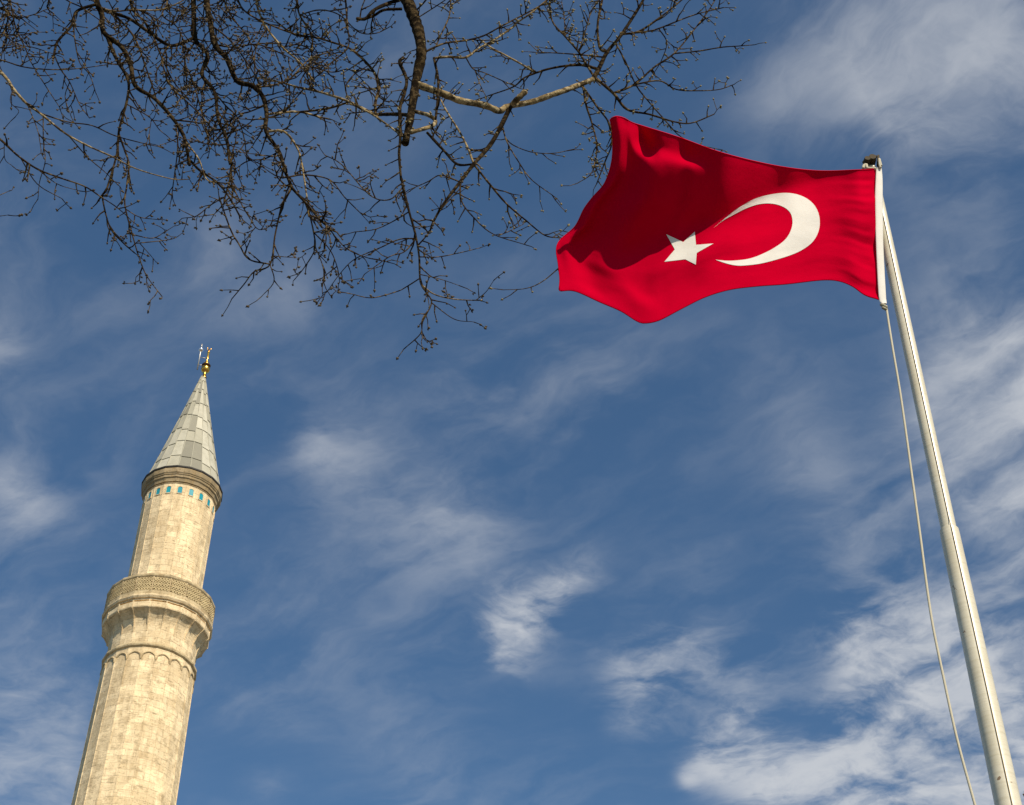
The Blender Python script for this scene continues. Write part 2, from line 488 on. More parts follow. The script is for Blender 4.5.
par.lathe([(2.06, 39.93), (2.08, 39.95), (2.11, 39.99), (2.12, 40.06), (2.10, 40.09), (1.93, 40.09), (1.93, 39.15)], NF, PH)
for j in range(NF):
    a = fac(j, 0)
    par.box(Matrix.Rotation(a, 4, 'Z') @ Matrix.Translation((2.06, 0, 39.6)), .05, .05, .7)
paro = par.build('parapet', m_trim, balo)
lat = MB()
hw = 2.06 * math.sin(math.pi / NF) - 0.02
for j in range(NF):
    am = fac(j, .5); rr = 2.07 * APO + 0.012
    M0 = Matrix.Rotation(am, 4, 'Z') @ Matrix.Translation((rr, 0, 39.61))
    for sgn in (-1, 1):
        for c in np.arange(-0.62, 0.63, 0.112):
            seg = []
            # clip the slanting bar to the panel
            t = np.linspace(-.5, .5, 41); y = c + t * .9; z = sgn * t
            ok = (abs(y) <= hw) & (abs(z) <= .32)
            if ok.sum() < 4: continue
            y, z = y[ok], z[ok]
            y0, z0, y1, z1 = y[0], z[0], y[-1], z[-1]
            L = math.hypot(y1 - y0, z1 - z0)
            Mb = M0 @ Matrix.Translation((0.004 * sgn, (y0 + y1) / 2, (z0 + z1) / 2)) @ Matrix.Rotation(math.atan2(z1 - z0, y1 - y0), 4, 'X')
            lat.box(Mb, .04, L, .032)
    for z in (-.2, 0, .2):
        lat.box(M0 @ Matrix.Translation((-.006, 0, z)), .04, 2 * hw, .028)
lat.build('lattice', m_lat, paro)

# upper shaft
mb = MB()
mb.lathe([(1.455, 39.16), (1.458, 41), (1.463, 43), (1.468, 44.62), (1.468, 45.12)], NF, PH, 1.75)
for j in range(NF):
    a = fac(j, 0); k0 = []
    for z in (39.17, 44.95):
        r0 = 1.455 + (z - 39) * .002
        k0.append(mb.add([((r0 + dr) * math.cos(a) - dw * math.sin(a), (r0 + dr) * math.sin(a) + dw * math.cos(a), z) for dr, dw in ((-.02, -.03), (.008, -.016), (.008, .016), (-.02, .03))]))
    for q in range(3): mb.face((k0[0] + q, k0[0] + q + 1, k0[1] + q + 1, k0[1] + q), [(j * .55 + q * .02, 39), (j * .55 + q * .02 + .02, 39), (j * .55 + q * .02 + .02, 45), (j * .55 + q * .02, 45)])
mb.build('upper_shaft', m_stone, mn)

# turquoise tiles under the eaves, one in each facet
for j in range(NF):
    t_ = MB()
    am = fac(j, .5); rr = 1.468 * APO
    M0 = Matrix.Rotation(am, 4, 'Z') @ Matrix.Translation((rr, 0, 44.58))
    out = [(-.09, 0), (.09, 0)] + [(.09 * math.cos(x), .26 + .07 * math.sin(x)) for x in np.linspace(0, math.pi, 9)]
    k = t_.add([M0 @ Vector((.010, y, z)) for y, z in out] + [M0 @ Vector((-.02, y, z)) for y, z in out]); n_ = len(out)
    t_.face([k + i for i in range(n_)])
    for i in range(n_): t_.face((k + i, k + (i + 1) % n_, k + n_ + (i + 1) % n_, k + n_ + i))
    tl = t_.build('tile_panel', m_tile, mn)
    fr_ = MB()
    o2 = [(y * 1.28, (z - .16) * 1.2 + .16) for y, z in out]
    k = fr_.add([M0 @ Vector((.022, y, z)) for y, z in out] + [M0 @ Vector((.022, y, z)) for y, z in o2] + [M0 @ Vector((-.02, y, z)) for y, z in o2] + [M0 @ Vector((-.02, y, z)) for y, z in out])
    for i in range(n_):
        i2 = (i + 1) % n_
        fr_.face((k + n_ + i, k + n_ + i2, k + i2, k + i)); fr_.face((k + 2 * n_ + i, k + 2 * n_ + i2, k + n_ + i2, k + n_ + i)); fr_.face((k + i, k + i2, k + 3 * n_ + i2, k + 3 * n_ + i))
    fr_.build('tile_frame', m_stone, tl)

# cornice
mb = MB()
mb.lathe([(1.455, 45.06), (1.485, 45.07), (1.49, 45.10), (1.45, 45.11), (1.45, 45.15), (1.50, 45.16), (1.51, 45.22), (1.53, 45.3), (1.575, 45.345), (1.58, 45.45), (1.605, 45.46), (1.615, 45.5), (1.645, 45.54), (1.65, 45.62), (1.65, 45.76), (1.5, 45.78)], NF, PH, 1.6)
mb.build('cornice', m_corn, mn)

# lead cone of overlapping sheets with standing seams
zb, zt, rb, rtp = 45.83, 52.35, 1.585, 0.085
cone = MB(); sheet = []
def rc(z): return rb + (rtp - rb) * ((z - zb) / (zt - zb)) ** 0.94
prng = random.Random(3)
for j in range(NF):
    a0, a1 = fac(j, 0), fac(j, 1)
    z = zb; rows = []
    first = True
    lim = [zb, 46.55, 47.5, 48.45, 49.4, 50.3, 51.2, 51.9, zt]
    lim = [l if i in (0, 8) else l + prng.choice((-.1, 0, .06, .1, .16)) for i, l in enumerate(lim)]
    for i in range(8):
        z0, z1 = lim[i], lim[i + 1] + (.03 if i < 7 else 0)
        k0 = cone.add([((rc(z0) + .03) * math.cos(a0), (rc(z0) + .03) * math.sin(a0), z0 - .0), ((rc(z0) + .03) * math.cos(a1), (rc(z0) + .03) * math.sin(a1), z0),
                       (rc(z1) * math.cos(a1), rc(z1) * math.sin(a1), z1), (rc(z1) * math.cos(a0), rc(z1) * math.sin(a0), z1),
                       ((rc(z0) - .02) * math.cos(a0), (rc(z0) - .02) * math.sin(a0), z0), ((rc(z0) - .02) * math.cos(a1), (rc(z0) - .02) * math.sin(a1), z0)])
        sv = prng.random() ** .6
        if prng.random() < .12: sv = .05
        cone.face((k0, k0 + 1, k0 + 2, k0 + 3)); sheet.append(sv)
        cone.face((k0 + 4, k0 + 5, k0 + 1, k0)); sheet.append(sv)
    # standing seam
    pts = [((rc(q) + .012) * math.cos(a0), (rc(q) + .012) * math.sin(a0), q) for q in np.linspace(zb, zt, 12)]
    nf0 = len(cone.f); cone.tube(pts, [.024 - .012 * i / 11 for i in range(12)], 4); sheet += [.45] * (len(cone.f) - nf0)
nf0 = len(cone.f)
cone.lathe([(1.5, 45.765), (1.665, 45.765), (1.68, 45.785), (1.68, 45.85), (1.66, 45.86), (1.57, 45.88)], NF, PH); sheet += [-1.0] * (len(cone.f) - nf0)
cn = cone.build('lead_cone', m_lead, mn)
atr = cn.data.attributes.new('sheet', 'FLOAT', 'FACE'); atr.data.foreach_set('value', sheet)

# finial
fin = MB()
fin.lathe([(.11, 52.4), (.12, 52.46), (.08, 52.5), (.075, 52.72), (.09, 52.76), (.15, 52.8), (.19, 52.87), (.2, 52.95), (.185, 53.03), (.13, 53.1), (.1, 53.12)], 20, 0)
fin.lathe([(.09, 53.2), (.12, 53.22), (.125, 53.28), (.11, 53.33), (.06, 53.37), (.05, 53.42), (.045, 53.95), (.065, 53.97), (.065, 54.0), (.04, 54.03), (.03, 54.1), (0.001, 54.14)], 16, 0)
fo = fin.build('finial', m_gold, mn, True)
fo.location = (.04, 0, -.12)
d_ = MB(); d_.lathe([(.1, 53.1), (.19, 53.13), (.2, 53.17), (.17, 53.2), (.09, 53.21)], 20, 0); d_.build('collar', m_dkgold, fo, True)
cr = MB()
cr.tube([(.095 * math.sin(x) * 0.9 + .005, 0, 54.23 - .095 * math.cos(x)) for x in np.linspace(-2.35, 2.0, 15)], [.008 + .02 * (1 - abs(i - 7) / 7) for i in range(15)], 6)
cr.build('crescent', m_gold, fo, True)
lr = MB()
lr.tube([(-.31, -.05, 52.75), (-.31, -.05, 53.75), (-.31, -.05, 54.3)], [.03, .03, .02], 8)
lr.tube([(-.36, -.05, 53.05), (-.1, -.02, 53.05)], .016, 6); lr.tube([(-.31, -.05, 53.5), (.0, 0, 53.5)], .016, 6)
lr.tube([(-.31, -.05, 54.1), (-.31, -.05, 54.32)], .032, 8)
lo = lr.build('lightning_rod', m_galv, mn, True)
lb = MB(); lb.ball((-.31, -.05, 53.98), .11, 14, 10); lb.build('rod_ball', m_shine, lo, True)
# base below the frame
bs = MB()
bs.lathe([(2.7, 0), (2.7, .4), (2.6, .45), (2.6, 9.0)], 4, PH + .4, 2.6)
bs.lathe([(2.6, 9.0), (2.1, 11.6), (2.16, 11.7), (2.16, 11.95), (2.0, 12.02)], NF, PH, 2.1)
bs.build('base', m_stone, mn)

# ------------------------------------------------------------------ flagpole
PX, PY = 3.14, 9.5
LEAN = .05
fp = empty('flagpole', (PX + LEAN, PY, 0), 'tall cream painted two stage steel flagpole standing on the right', 'flagpole')
fp.rotation_euler = (0, -LEAN / 11.5, 0)
m_pole, nb, p = mat('cream_painted_steel')
obc = nb.n('ShaderNodeTexCoord').outputs['Object']
mpp = nb.n('ShaderNodeMapping'); mpp.inputs['Scale'].default_value = (1, 1, 1); nb.put(mpp.inputs[0], obc)
ns = nb.noise(obc, 3.0, 6, 0.6)
mz = nb.n('ShaderNodeMapping'); mz.inputs['Scale'].default_value = (.6, .6, 16); nb.put(mz.inputs[0], obc)
rings = nb.noise(mz.outputs[0], 2.5, 4, 0.6)
col = nb.mix(nb.ss(ns, .4, .7, 0, .5), (.68, .61, .45, 1), (.55, .475, .31, 1))
col = nb.mix(nb.ss(rings, .45, .7, 0, .35), col, (.44, .37, .21, 1))
rust = nb.noise(obc, 11, 3, .6)
col = nb.mix(nb.m('MULTIPLY', nb.ss(rust, .70, .73), .85), col, (.2, .1, .03, 1))
nb.put(p.inputs['Base Color'], col)
p.inputs['Roughness'].default_value = 0.45; p.inputs['Coat Weight'].default_value = 0.6; p.inputs['Coat Roughness'].default_value = .3
bump(nb, p, nb.m('ADD', rings, nb.m('MULTIPLY', ns, .4)), 0.12, 0.01)
m_brass, nb, p = mat('weathered_brass')
nb.put(p.inputs['Base Color'], nb.mix(nb.noise(nb.n('ShaderNodeTexCoord').outputs['Object'], 40), (.02, .014, .008, 1), (.09, .06, .02, 1)))
p.inputs['Roughness'].default_value = .85
m_rope, nb, p = mat('braided_rope')
obc = nb.n('ShaderNodeTexCoord').outputs['Object']
wv = nb.n('ShaderNodeTexWave', bands_direction='DIAGONAL'); wv.inputs['Scale'].default_value = 60; nb.put(wv.inputs[0], obc)
nb.put(p.inputs['Base Color'], nb.mix(wv.outputs['Fac'], (.4, .35, .24, 1), (.6, .54, .4, 1))); p.inputs['Roughness'].default_value = .9
m_line, nb, p = mat('old_dark_rope')
p.inputs['Base Color'].default_value = (.24, .165, .075, 1); p.inputs['Roughness'].default_value = .95

mb = MB(); mb.lathe([(.16, 0), (.16, .02), (.095, .03), (.102, 4), (.0855, 6.5), (.0695, 9.07), (.068, 9.115), (.055, 9.12)], 40, 0); mb.build('lower_section', m_pole, fp, True)
mb = MB(); mb.lathe([(.0555, 9.1), (.0545, 10.5), (.052, 12), (.047, 13.15)], 40, 0); mb.build('upper_section', m_pole, fp, True)
for o in COL.objects:
    if o.name in ('lower_section', 'upper_section'):
        md = o.modifiers.new('edge', 'EDGE_SPLIT'); md.split_angle = R(40)
mb = MB(); mb.lathe([(.046, 13.06), (.054, 13.08), (.054, 13.12), (.03, 13.16), (.001, 13.17)], 24, 0)
mb.build('pole_cap', m_brass, fp, False)
pu = MB()   # pulley block and shackle on the cap
pc = np.array([.015, -.05, 13.19])
for dx, dz, rr in ((-.06, -.01, .03), (-.012, .012, .037)):
    pu.tube([pc + (dx, -.05, dz), pc + (dx, -.02, dz), pc + (dx, .02, dz), pc + (dx, .05, dz)], [rr * .85, rr, rr, rr * .85], 14)
pu.box(Matrix.Translation((.055, -.06, 13.19)) @ Matrix.Rotation(.15, 4, 'Y'), .018, .04, .12)
pu.tube([(-.06, -.06, 13.13), (-.075, -.06, 13.17), (-.05, -.06, 13.21), (-.01, -.06, 13.235), (.05, -.06, 13.25)], .013, 8)
pu.build('pulley', m_brass, fp, False)

# ------------------------------------------------------------------ flag
m_red, nb, p = mat('red_bunting')
uvn = nb.n('ShaderNodeUVMap').outputs[0]
RED = (.60, .0004, .023, 1)
ncl = nb.noise(uvn, 5, 4)
nb.put(p.inputs['Base Color'], nb.mix(ncl, RED, (.50, .0004, .018, 1)))
p.inputs['Roughness'].default_value = .55; p.inputs['Specular IOR Level'].default_value = .0
p.inputs['Sheen Weight'].default_value = .0; p.inputs['Sheen Roughness'].default_value = .4; p.inputs['Sheen Tint'].default_value = (1, .15, .2, 1)
wx = nb.n('ShaderNodeTexWave', bands_direction='X'); wx.inputs['Scale'].default_value = 130; nb.put(wx.inputs[0], uvn)
wy = nb.n('ShaderNodeTexWave', bands_direction='Y'); wy.inputs['Scale'].default_value = 130; nb.put(wy.inputs[0], uvn)
bump(nb, p, nb.m('ADD', nb.m('MULTIPLY', nb.m('ADD', wx.outputs['Fac'], wy.outputs['Fac']), .06), nb.noise(uvn, 14, 4)), .22, .02)
tr = nb.n('ShaderNodeBsdfTranslucent'); tr.inputs[0].default_value = (.46, .0005, .04, 1)
mxs = nb.n('ShaderNodeMixShader'); mxs.inputs[0].default_value = .16
nb.put(mxs.inputs[1], p.outputs[0]); nb.put(mxs.inputs[2], tr.outputs[0])
nb.put(m_red.node_tree.nodes['Material Output'].inputs[0], mxs.outputs[0])
m_white, nb, p = mat('white_bunting')
obw = nb.n('ShaderNodeTexCoord').outputs['Object']
nb.put(p.inputs['Base Color'], nb.mix(nb.noise(obw, 9, 4), (.74, .70, .63, 1), (.62, .58, .51, 1)))
p.inputs['Roughness'].default_value = .8; p.inputs['Specular IOR Level'].default_value = .1
bump(nb, p, nb.noise(obw, 40, 4), .15, .01)

FY = 9.42


def poly(pts, n):
    P = np.array(pts, float)
    P = np.array(catmull(P, 6))
    d = np.r_[0, np.cumsum(np.hypot(*(P[1:] - P[:-1]).T))]
    t = np.linspace(0, d[-1], n)
    return np.c_[np.interp(t, d, P[:, 0]), np.interp(t, d, P[:, 1])]


NU, NV = 220, 130
top = poly([(876.5, 169), (856.5, 170), (821, 171), (786, 167.5), (751, 160.5), (716, 151), (680.6, 138), (645.5, 127), (632, 122.5), (624, 118), (616, 116.5), (610, 119)], NU)
left = poly([(610, 119), (612.5, 133), (612, 160), (605, 182.6), (593, 197), (584, 209), (575, 226.6), (557.5, 244), (558.5, 265), (560, 279), (559, 291)], NV)
bot = poly([(879, 299.5), (865, 295), (853, 286.5), (839, 281), (821, 280), (786, 284), (758, 286), (730, 289.5), (705, 297), (680.6, 309), (659.5, 320), (645.5, 323), (637, 321), (621, 311), (600, 302), (575, 291), (559, 291)], NU)
hoist = poly([(876.5, 169), (875.2, 199), (875.8, 230), (877, 265), (879, 299.5)], NV)
u = np.linspace(0, 1, NU)[:, None, None]; v = np.linspace(0, 1, NV)[None, :, None]      # v = 0 top, 1 bottom
Pxy = (1 - v) * top[:, None] + v * bot[:, None] + (1 - u) * hoist[None] + u * left[None] \
    - ((1 - u) * (1 - v) * top[0] + u * (1 - v) * top[-1] + (1 - u) * v * bot[0] + u * v * bot[-1])
# where the cloth folds over: fold line as seen, turned into a lean of the cloth out of the vertical
RX = [540, 557, 582, 600, 615, 645, 663, 691, 712, 737, 765, 786, 820, 856, 880]
RY = [216, 224, 240, 250, 252, 244, 235, 228, 221, 207, 195, 187, 177, 168, 150]


def vnoise(x, y, seed):
    r_ = np.random.default_rng(seed)
    g_ = r_.random((64, 64))
    xi, yi = np.floor(x).astype(int), np.floor(y).astype(int); fx, fy = x - xi, y - yi
    fx, fy = fx * fx * (3 - 2 * fx), fy * fy * (3 - 2 * fy)
    G = lambda i, j: g_[i % 64, j % 64]
    return (G(xi, yi) * (1 - fx) + G(xi + 1, yi) * fx) * (1 - fy) + (G(xi, yi + 1) * (1 - fx) + G(xi + 1, yi + 1) * fx) * fy - .5


def sm(x, a, c):
    t = np.clip((x - a) / (c - a), 0, 1); return t * t * (3 - 2 * t)


def blob(x, y, cx, cy, ang, l, w):
    c, s_ = math.cos(R(ang)), math.sin(R(ang)); dx, dy = x - cx, y - cy
    return np.exp(-((dx * c + dy * s_) / l) ** 2 - ((-dx * s_ + dy * c) / w) ** 2)


X_, Y_ = Pxy[..., 0], Pxy[..., 1]
UU, VV = np.broadcast_to(u[..., 0], X_.shape), np.broadcast_to(v[..., 0], X_.shape)
dist = np.interp(X_, RX, RY) - Y_
wd_ = np.interp(X_, [560, 640, 720, 860], [9, 9, 8, 5])
tilt = 50 * sm(dist, -1.7 * wd_, 1.3 * wd_)
tilt *= sm(UU, 0.0, 0.10)
tilt += 4 * sm(UU, .1, .9)                                                # bellies out a little below the fold
# rumpled fly corner that catches the sun
cr_ = .24 * blob(X_, Y_, 634, 150, 60, 26, 24) * (1 + 2.2 * vnoise(X_ / 26 + Y_ / 40, X_ / 9 - Y_ / 22, 31)) + .85 * blob(X_, Y_, 668, 155, 12, 26, 8) + .8 * blob(X_, Y_, 645, 150, 50, 17, 7) + .7 * blob(X_, Y_, 690, 162, 18, 15, 4.5) + .22 * blob(X_, Y_, 622, 158, 70, 16, 4) + .4 * blob(X_, Y_, 628, 128, 20, 12, 6)
tilt -= 62 * np.clip(cr_, 0, 1.15)
tilt += 22 * (blob(X_, Y_, 632, 148, 70, 16, 3) + blob(X_, Y_, 655, 140, 30, 14, 3) + blob(X_, Y_, 618, 146, 75, 16, 3))
# pulled wrinkles off the hoist
hw_ = np.exp(-UU / .075)
tilt += 85 * hw_ * sm(UU, 0, .03) * vnoise(UU * 3, VV * 30, 4) + 34 * np.exp(-UU / .2) * vnoise(UU * 2.5 + 5, VV * 9 - UU * 4, 9)
calm = 1 - .85 * sm(dist, -30, 0)
tilt += calm * 14 * vnoise(UU * 5, VV * 4 + UU * 3, 11) * sm(UU, .1, .4) + calm * (11 * vnoise(UU * 11 + 3, VV * 9 + UU * 6, 12) + 9 * vnoise(UU * 9 + VV * 5, VV * 24 - UU * 14, 17))
for (cx, cy, an, l, w_, amp) in ((600, 270, 25, 30, 5, 16), (640, 295, 35, 28, 5, -14), (700, 262, -15, 40, 5, 9), (590, 290, 30, 18, 4, -16), (760, 268, -4, 55, 4, 8), (840, 262, 5, 30, 5, 14), (858, 283, 30, 14, 4, 24), (568, 262, 80, 14, 3, 18)):
    tilt += amp * blob(X_, Y_, cx, cy, an, l, w_)
tilt = np.radians(np.clip(tilt, -45, 76))
G3 = np.zeros((NU, NV, 3))
yb = FY + .05 * np.sin(u[:, 0, 0] * 9) * u[:, 0, 0] - .02 * u[:, 0, 0]
for i in range(NU):
    pcur = at(*Pxy[i, NV - 1], yb[i]); G3[i, NV - 1] = pcur
    for j in range(NV - 2, -1, -1):
        al = tilt[i, j]
        nrm = np.array([0, -math.cos(al), -math.sin(al)])
        d = ray(*Pxy[i, j])
        t = ((pcur - EYE) @ nrm) / (d @ nrm)
        pcur = EYE + d * t; G3[i, j] = pcur
# even out column-to-column jitter in depth, keeping the outline
dep = G3[..., 1].copy()
for _ in range(10):
    e = dep.copy(); e[1:-1] = (dep[:-2] + 2 * dep[1:-1] + dep[2:]) / 4; dep = e
for i in range(NU):
    for j in range(NV): G3[i, j] = at(*Pxy[i, j], dep[i, j])
nrmG = np.cross(np.gradient(G3, axis=0), np.gradient(G3, axis=1)); nrmG /= np.linalg.norm(nrmG, axis=-1, keepdims=True)
if nrmG[..., 1].mean() > 0: nrmG = -nrmG


def surf(px, py, off=0.0):
    """point of the cloth seen at (px, py), lifted off along its normal"""
    d2 = (X_ - px) ** 2 + (Y_ - py) ** 2
    idx = np.argsort(d2, axis=None)[:6]
    ii, jj = np.unravel_index(idx, d2.shape)
    w_ = 1 / (d2[ii, jj] + .05)
    y = (dep[ii, jj] * w_).sum() / w_.sum()
    n_ = (nrmG[ii, jj] * w_[:, None]).sum(0); n_ /= np.linalg.norm(n_)
    return at(px, py, y) + n_ * off


flag = empty('flag', tuple(G3[0, 0]), 'red flag with white crescent and star flying from the flagpole', 'flag')
F0 = G3[0, 0].copy()
mb = MB()
k = mb.add((G3 - F0).reshape(-1, 3))
for i in range(NU - 1):
    for j in range(NV - 1):
        mb.face((k + i * NV + j, k + i * NV + j + 1, k + (i + 1) * NV + j + 1, k + (i + 1) * NV + j),
                [(i / NU * 2.8, -j / NV * 1.85), (i / NU * 2.8, -(j + 1) / NV * 1.85), ((i + 1) / NU * 2.8, -(j + 1) / NV * 1.85), ((i + 1) / NU * 2.8, -j / NV * 1.85)])
cloth = mb.build('cloth', m_red, flag, True)
sd = cloth.modifiers.new('thickness', 'SOLIDIFY'); sd.thickness = .003; sd.offset = 0
hem = MB()
for path in (G3[:, 0], G3[:, -1], G3[-1, :]):
    hem.tube([q - F0 for q in path[::2]], .006, 5)
hem.build('hem', m_red, cloth, True)


def patch(name, outline, off=.0045):
    """sewn-on cloth patch: outline as seen, filled, dropped on the cloth, on both its faces"""
    bm = bmesh.new()
    vs = [bm.verts.new((x, y, 0)) for x, y in outline]
    fc = bm.faces.new(vs)
    bmesh.ops.triangulate(bm, faces=[fc])
    for _ in range(4):
        long_ = [e for e in bm.edges if e.calc_length() > 4.5]
        if not long_: break
        bmesh.ops.subdivide_edges(bm, edges=long_, cuts=1)
        bmesh.ops.triangulate(bm, faces=bm.faces[:])
    bm.verts.ensure_lookup_table()
    bm.verts.index_update()
    pts = [(q.co.x, q.co.y) for q in bm.verts]; tri = [[q.index for q in f_.verts] for f_ in bm.faces]
    mb = MB()
    for sg in (1, -1):
        k = mb.add([surf(x, y, off * sg) - F0 for x, y in pts])
        for t in tri: mb.face([k + i for i in t])
    bm.free()
    return mb.build(name, m_white, flag, True)


zz3 = lambda L: [(540 + x / 2.844, 100 + y / 2.844) for x, y in L]
outer = zz3([(494, 364), (530, 332), (570, 302), (615, 279), (660, 268), (705, 265), (742, 273), (772, 291), (790, 317), (796, 348), (791, 378), (775, 405), (748, 426), (716, 441), (672, 455), (628, 466), (590, 471), (560, 472), (530, 466), (498, 455)])
inner = zz3([(498, 455), (530, 458), (560, 457), (596, 452), (632, 439), (668, 420), (698, 397), (714, 370), (718, 345), (712, 322), (694, 306), (668, 297), (640, 295), (612, 299), (580, 311), (548, 327), (520, 343), (494, 364)])
def dense(L):
    out = []
    for (x0, y0), (x1, y1) in zip(L, L[1:]):
        n_ = max(1, int(math.hypot(x1 - x0, y1 - y0) / 2.2))
        out += [(x0 + (x1 - x0) * i / n_, y0 + (y1 - y0) * i / n_) for i in range(n_)]
    return out
o_ = [tuple(q) for q in catmull(outer, 4)]; i_ = [tuple(q) for q in catmull(inner, 4)]
def resample(L, n_):
    P_ = np.array(L); d_ = np.r_[0, np.cumsum(np.hypot(*(P_[1:] - P_[:-1]).T))]; t_ = np.linspace(0, d_[-1], n_)
    return np.c_[np.interp(t_, d_, P_[:, 0]), np.interp(t_, d_, P_[:, 1])]


oo, ii_ = resample(o_, 70), resample(i_[::-1], 70)
mb = MB()
for sg in (1, -1):
    ks = [mb.add([surf(*(oo[a] * (1 - t) + ii_[a] * t), .0045 * sg) - F0 for t in np.linspace(0, 1, 13)]) for a in range(70)]
    for a in range(69):
        for c in range(12): mb.face((ks[a] + c, ks[a] + c + 1, ks[a + 1] + c + 1, ks[a + 1] + c))
mb.build('crescent', m_white, flag, True)
star = zz3([(440, 375), (444, 413), (493, 409), (446, 436), (443, 469), (413, 454), (354, 461), (383, 426), (359, 382), (407, 405)])
patch('star', dense(star + star[:1]))
# white header band along the hoist, sewn round the halyard
hb = MB()
hl = poly([(876, 168.5), (874.8, 199), (875.4, 230), (876.8, 265), (879, 300), (882.5, 304)], 30); hr = poly([(881.5, 165.5), (882.7, 180), (882.8, 200), (883.3, 240), (884.6, 270), (886.3, 300), (886.6, 304)], 30)
L0 = []
for (a, c) in zip(hl, hr):
    p0, p1 = at(*a, FY - .004), at(*c, FY + .012)
    e = (p1 - p0); ln = np.linalg.norm(e); e /= ln; mid = (p0 + p1) / 2; n_ = np.array([e[1], -e[0], 0])
    L0.append(hb.add([mid + e * ln / 2 * math.cos(x) + n_ * .013 * math.sin(x) - F0 for x in np.linspace(0, 2 * math.pi, 12, endpoint=False)]))
for i in range(len(L0) - 1):
    for j in range(12): hb.face((L0[i] + j, L0[i] + (j + 1) % 12, L0[i + 1] + (j + 1) % 12, L0[i + 1] + j))
hb.face([L0[0] + j for j in range(12)]); hb.face([L0[-1] + j for j in range(12)][::-1])
hb.build('header_band', m_white, flag, True)
# toggle and knots at the two ends of the band
m_clip, nb, p = mat('weathered_clip')
nb.put(p.inputs['Base Color'], nb.mix(nb.noise(nb.n('ShaderNodeTexCoord').outputs['Object'], 50), (.4, .36, .22, 1), (.1, .09, .06, 1))); p.inputs['Roughness'].default_value = .6
tg = MB()
tg.tube([at(881, 304.5, FY) - F0, at(884, 306, FY - .01) - F0, at(887, 308.5, FY) - F0], [.014, .018, .014], 8)
tg.tube([at(882.5, 307.5, FY - .015) - F0, at(885, 308.8, FY - .02) - F0, at(887, 310, FY) - F0], .012, 8)
tg.build('toggle', m_clip, flag, True)
kn = MB()
kn.tube(catmull([at(*q, FY - .02) - F0 for q in ((863, 168.5), (864, 165.5), (866.5, 165), (867, 168), (871, 168.4), (876, 168.6))]), .013, 8)
kn.tube(catmull([at(*q, FY - .02) - F0 for q in ((880.5, 168), (879.5, 164), (879.3, 159), (880.5, 163.5), (881.3, 166))]), .011, 8)
kn.build('rope_loop', m_rope, flag, True)

# halyard
hy = MB()
HL = [(886.2, 306), (889, 325), (893, 350), (901, 398), (912.5, 480), (919.8, 532.5), (930.7, 613), (942.8, 674), (957, 738.5), (975, 805)]
HL += [(991, 862), (1007, 915)]
pts = []
for i, q in enumerate(HL): pts.append(at(*q, FY - .25 * (i / (len(HL) - 1))))
tail = pts[-1]; pts += [tail * .66 + np.array([PX - .1, PY - .12, 1.3]) * .34, tail * .33 + np.array([PX - .1, PY - .12, 1.3]) * .67, np.array([PX - .1, PY - .12, 1.3])]
hy.tube(catmull(pts, 8), .009, 8)
h = hy.build('halyard', m_rope, None, True)
h['label'] = 'loose pale rope hanging from the bottom corner of the flag'; h['category'] = 'rope'
h2 = MB(); L2 = []
for z, rr in ((13.0, .052), (12, .056), (10.5, .0585), (9.2, .0595), (9.1, .072), (9.07, .0735), (6.5, .0885), (4, .105), (1.3, .106)):
    a = R(-92)
    L2.append((PX + LEAN * (1 - z / 11.5) + rr * math.cos(a), PY + rr * math.sin(a), z))
h2.tube(L2, .0032, 8)
h = h2.build('halyard', m_line, None, False)
h['label'] = 'thin brown line lying flat against the cream flagpole'; h['category'] = 'rope'

# ------------------------------------------------------------------ bare plane tree overhead, left
def bark(name, dark, mid, pale, pal_amt):
    m, nb, p = mat(name)
    obc = nb.n('ShaderNodeTexCoord').outputs['Object']
    n1 = nb.noise(obc, 5.0, 5, .65); n2 = nb.noise(obc, 14.0, 4, .6)
    col = nb.mix(nb.ss(n1, .4, .62), dark + (1,), mid + (1,))
    col = nb.mix(nb.m('MULTIPLY', nb.ss(n2, .5, .6), pal_amt), col, pale + (1,))
    nb.put(p.inputs['Base Color'], col); p.inputs['Roughness'].default_value = 1; p.inputs['Specular IOR Level'].default_value = .04
    bump(nb, p, nb.m('ADD', n1, n2), .9, .03)
    return m


m_dark = bark('shaded_mottled_bark', (.008, .005, .0025), (.022, .0145, .007), (.16, .108, .05), .3)  # dark bark deepened so shade from other boughs is in its colour
m_pale = bark('pale_peeling_bark', (.06, .04, .019), (.27, .195, .095), (.48, .38, .22), .65)
m_twig = bark('twig_bark', (.015, .009, .0045), (.05, .031, .014), (.32, .225, .10), .36)
m_bud, nb, p = mat('leaf_bud')
nb.put(p.inputs['Base Color'], nb.mix(nb.noise(nb.n('ShaderNodeTexCoord').outputs['Object'], .8, 2), (.025, .015, .008, 1), (.12, .08, .03, 1))); p.inputs['Roughness'].default_value = .8

m_bud2, nb, p = mat('opening_bud')
nb.put(p.inputs['Base Color'], nb.mix(nb.noise(nb.n('ShaderNodeTexCoord').outputs['Object'], .8, 2), (.07, .05, .022, 1), (.30, .24, .085, 1))); p.inputs['Roughness'].default_value = .8

TX, TY = -9.3, 13.2
tree = empty('plane_tree', (TX, TY, 0), 'large bare plane tree whose budding branches hang in from the top left', 'tree')
T0 = np.array([TX, TY, 0])
trng = random.Random(21)


class Limb:
    def __init__(s): s.wood = s.twigs = MB()


def nrm(a): return a / (np.linalg.norm(a) + 1e-12)


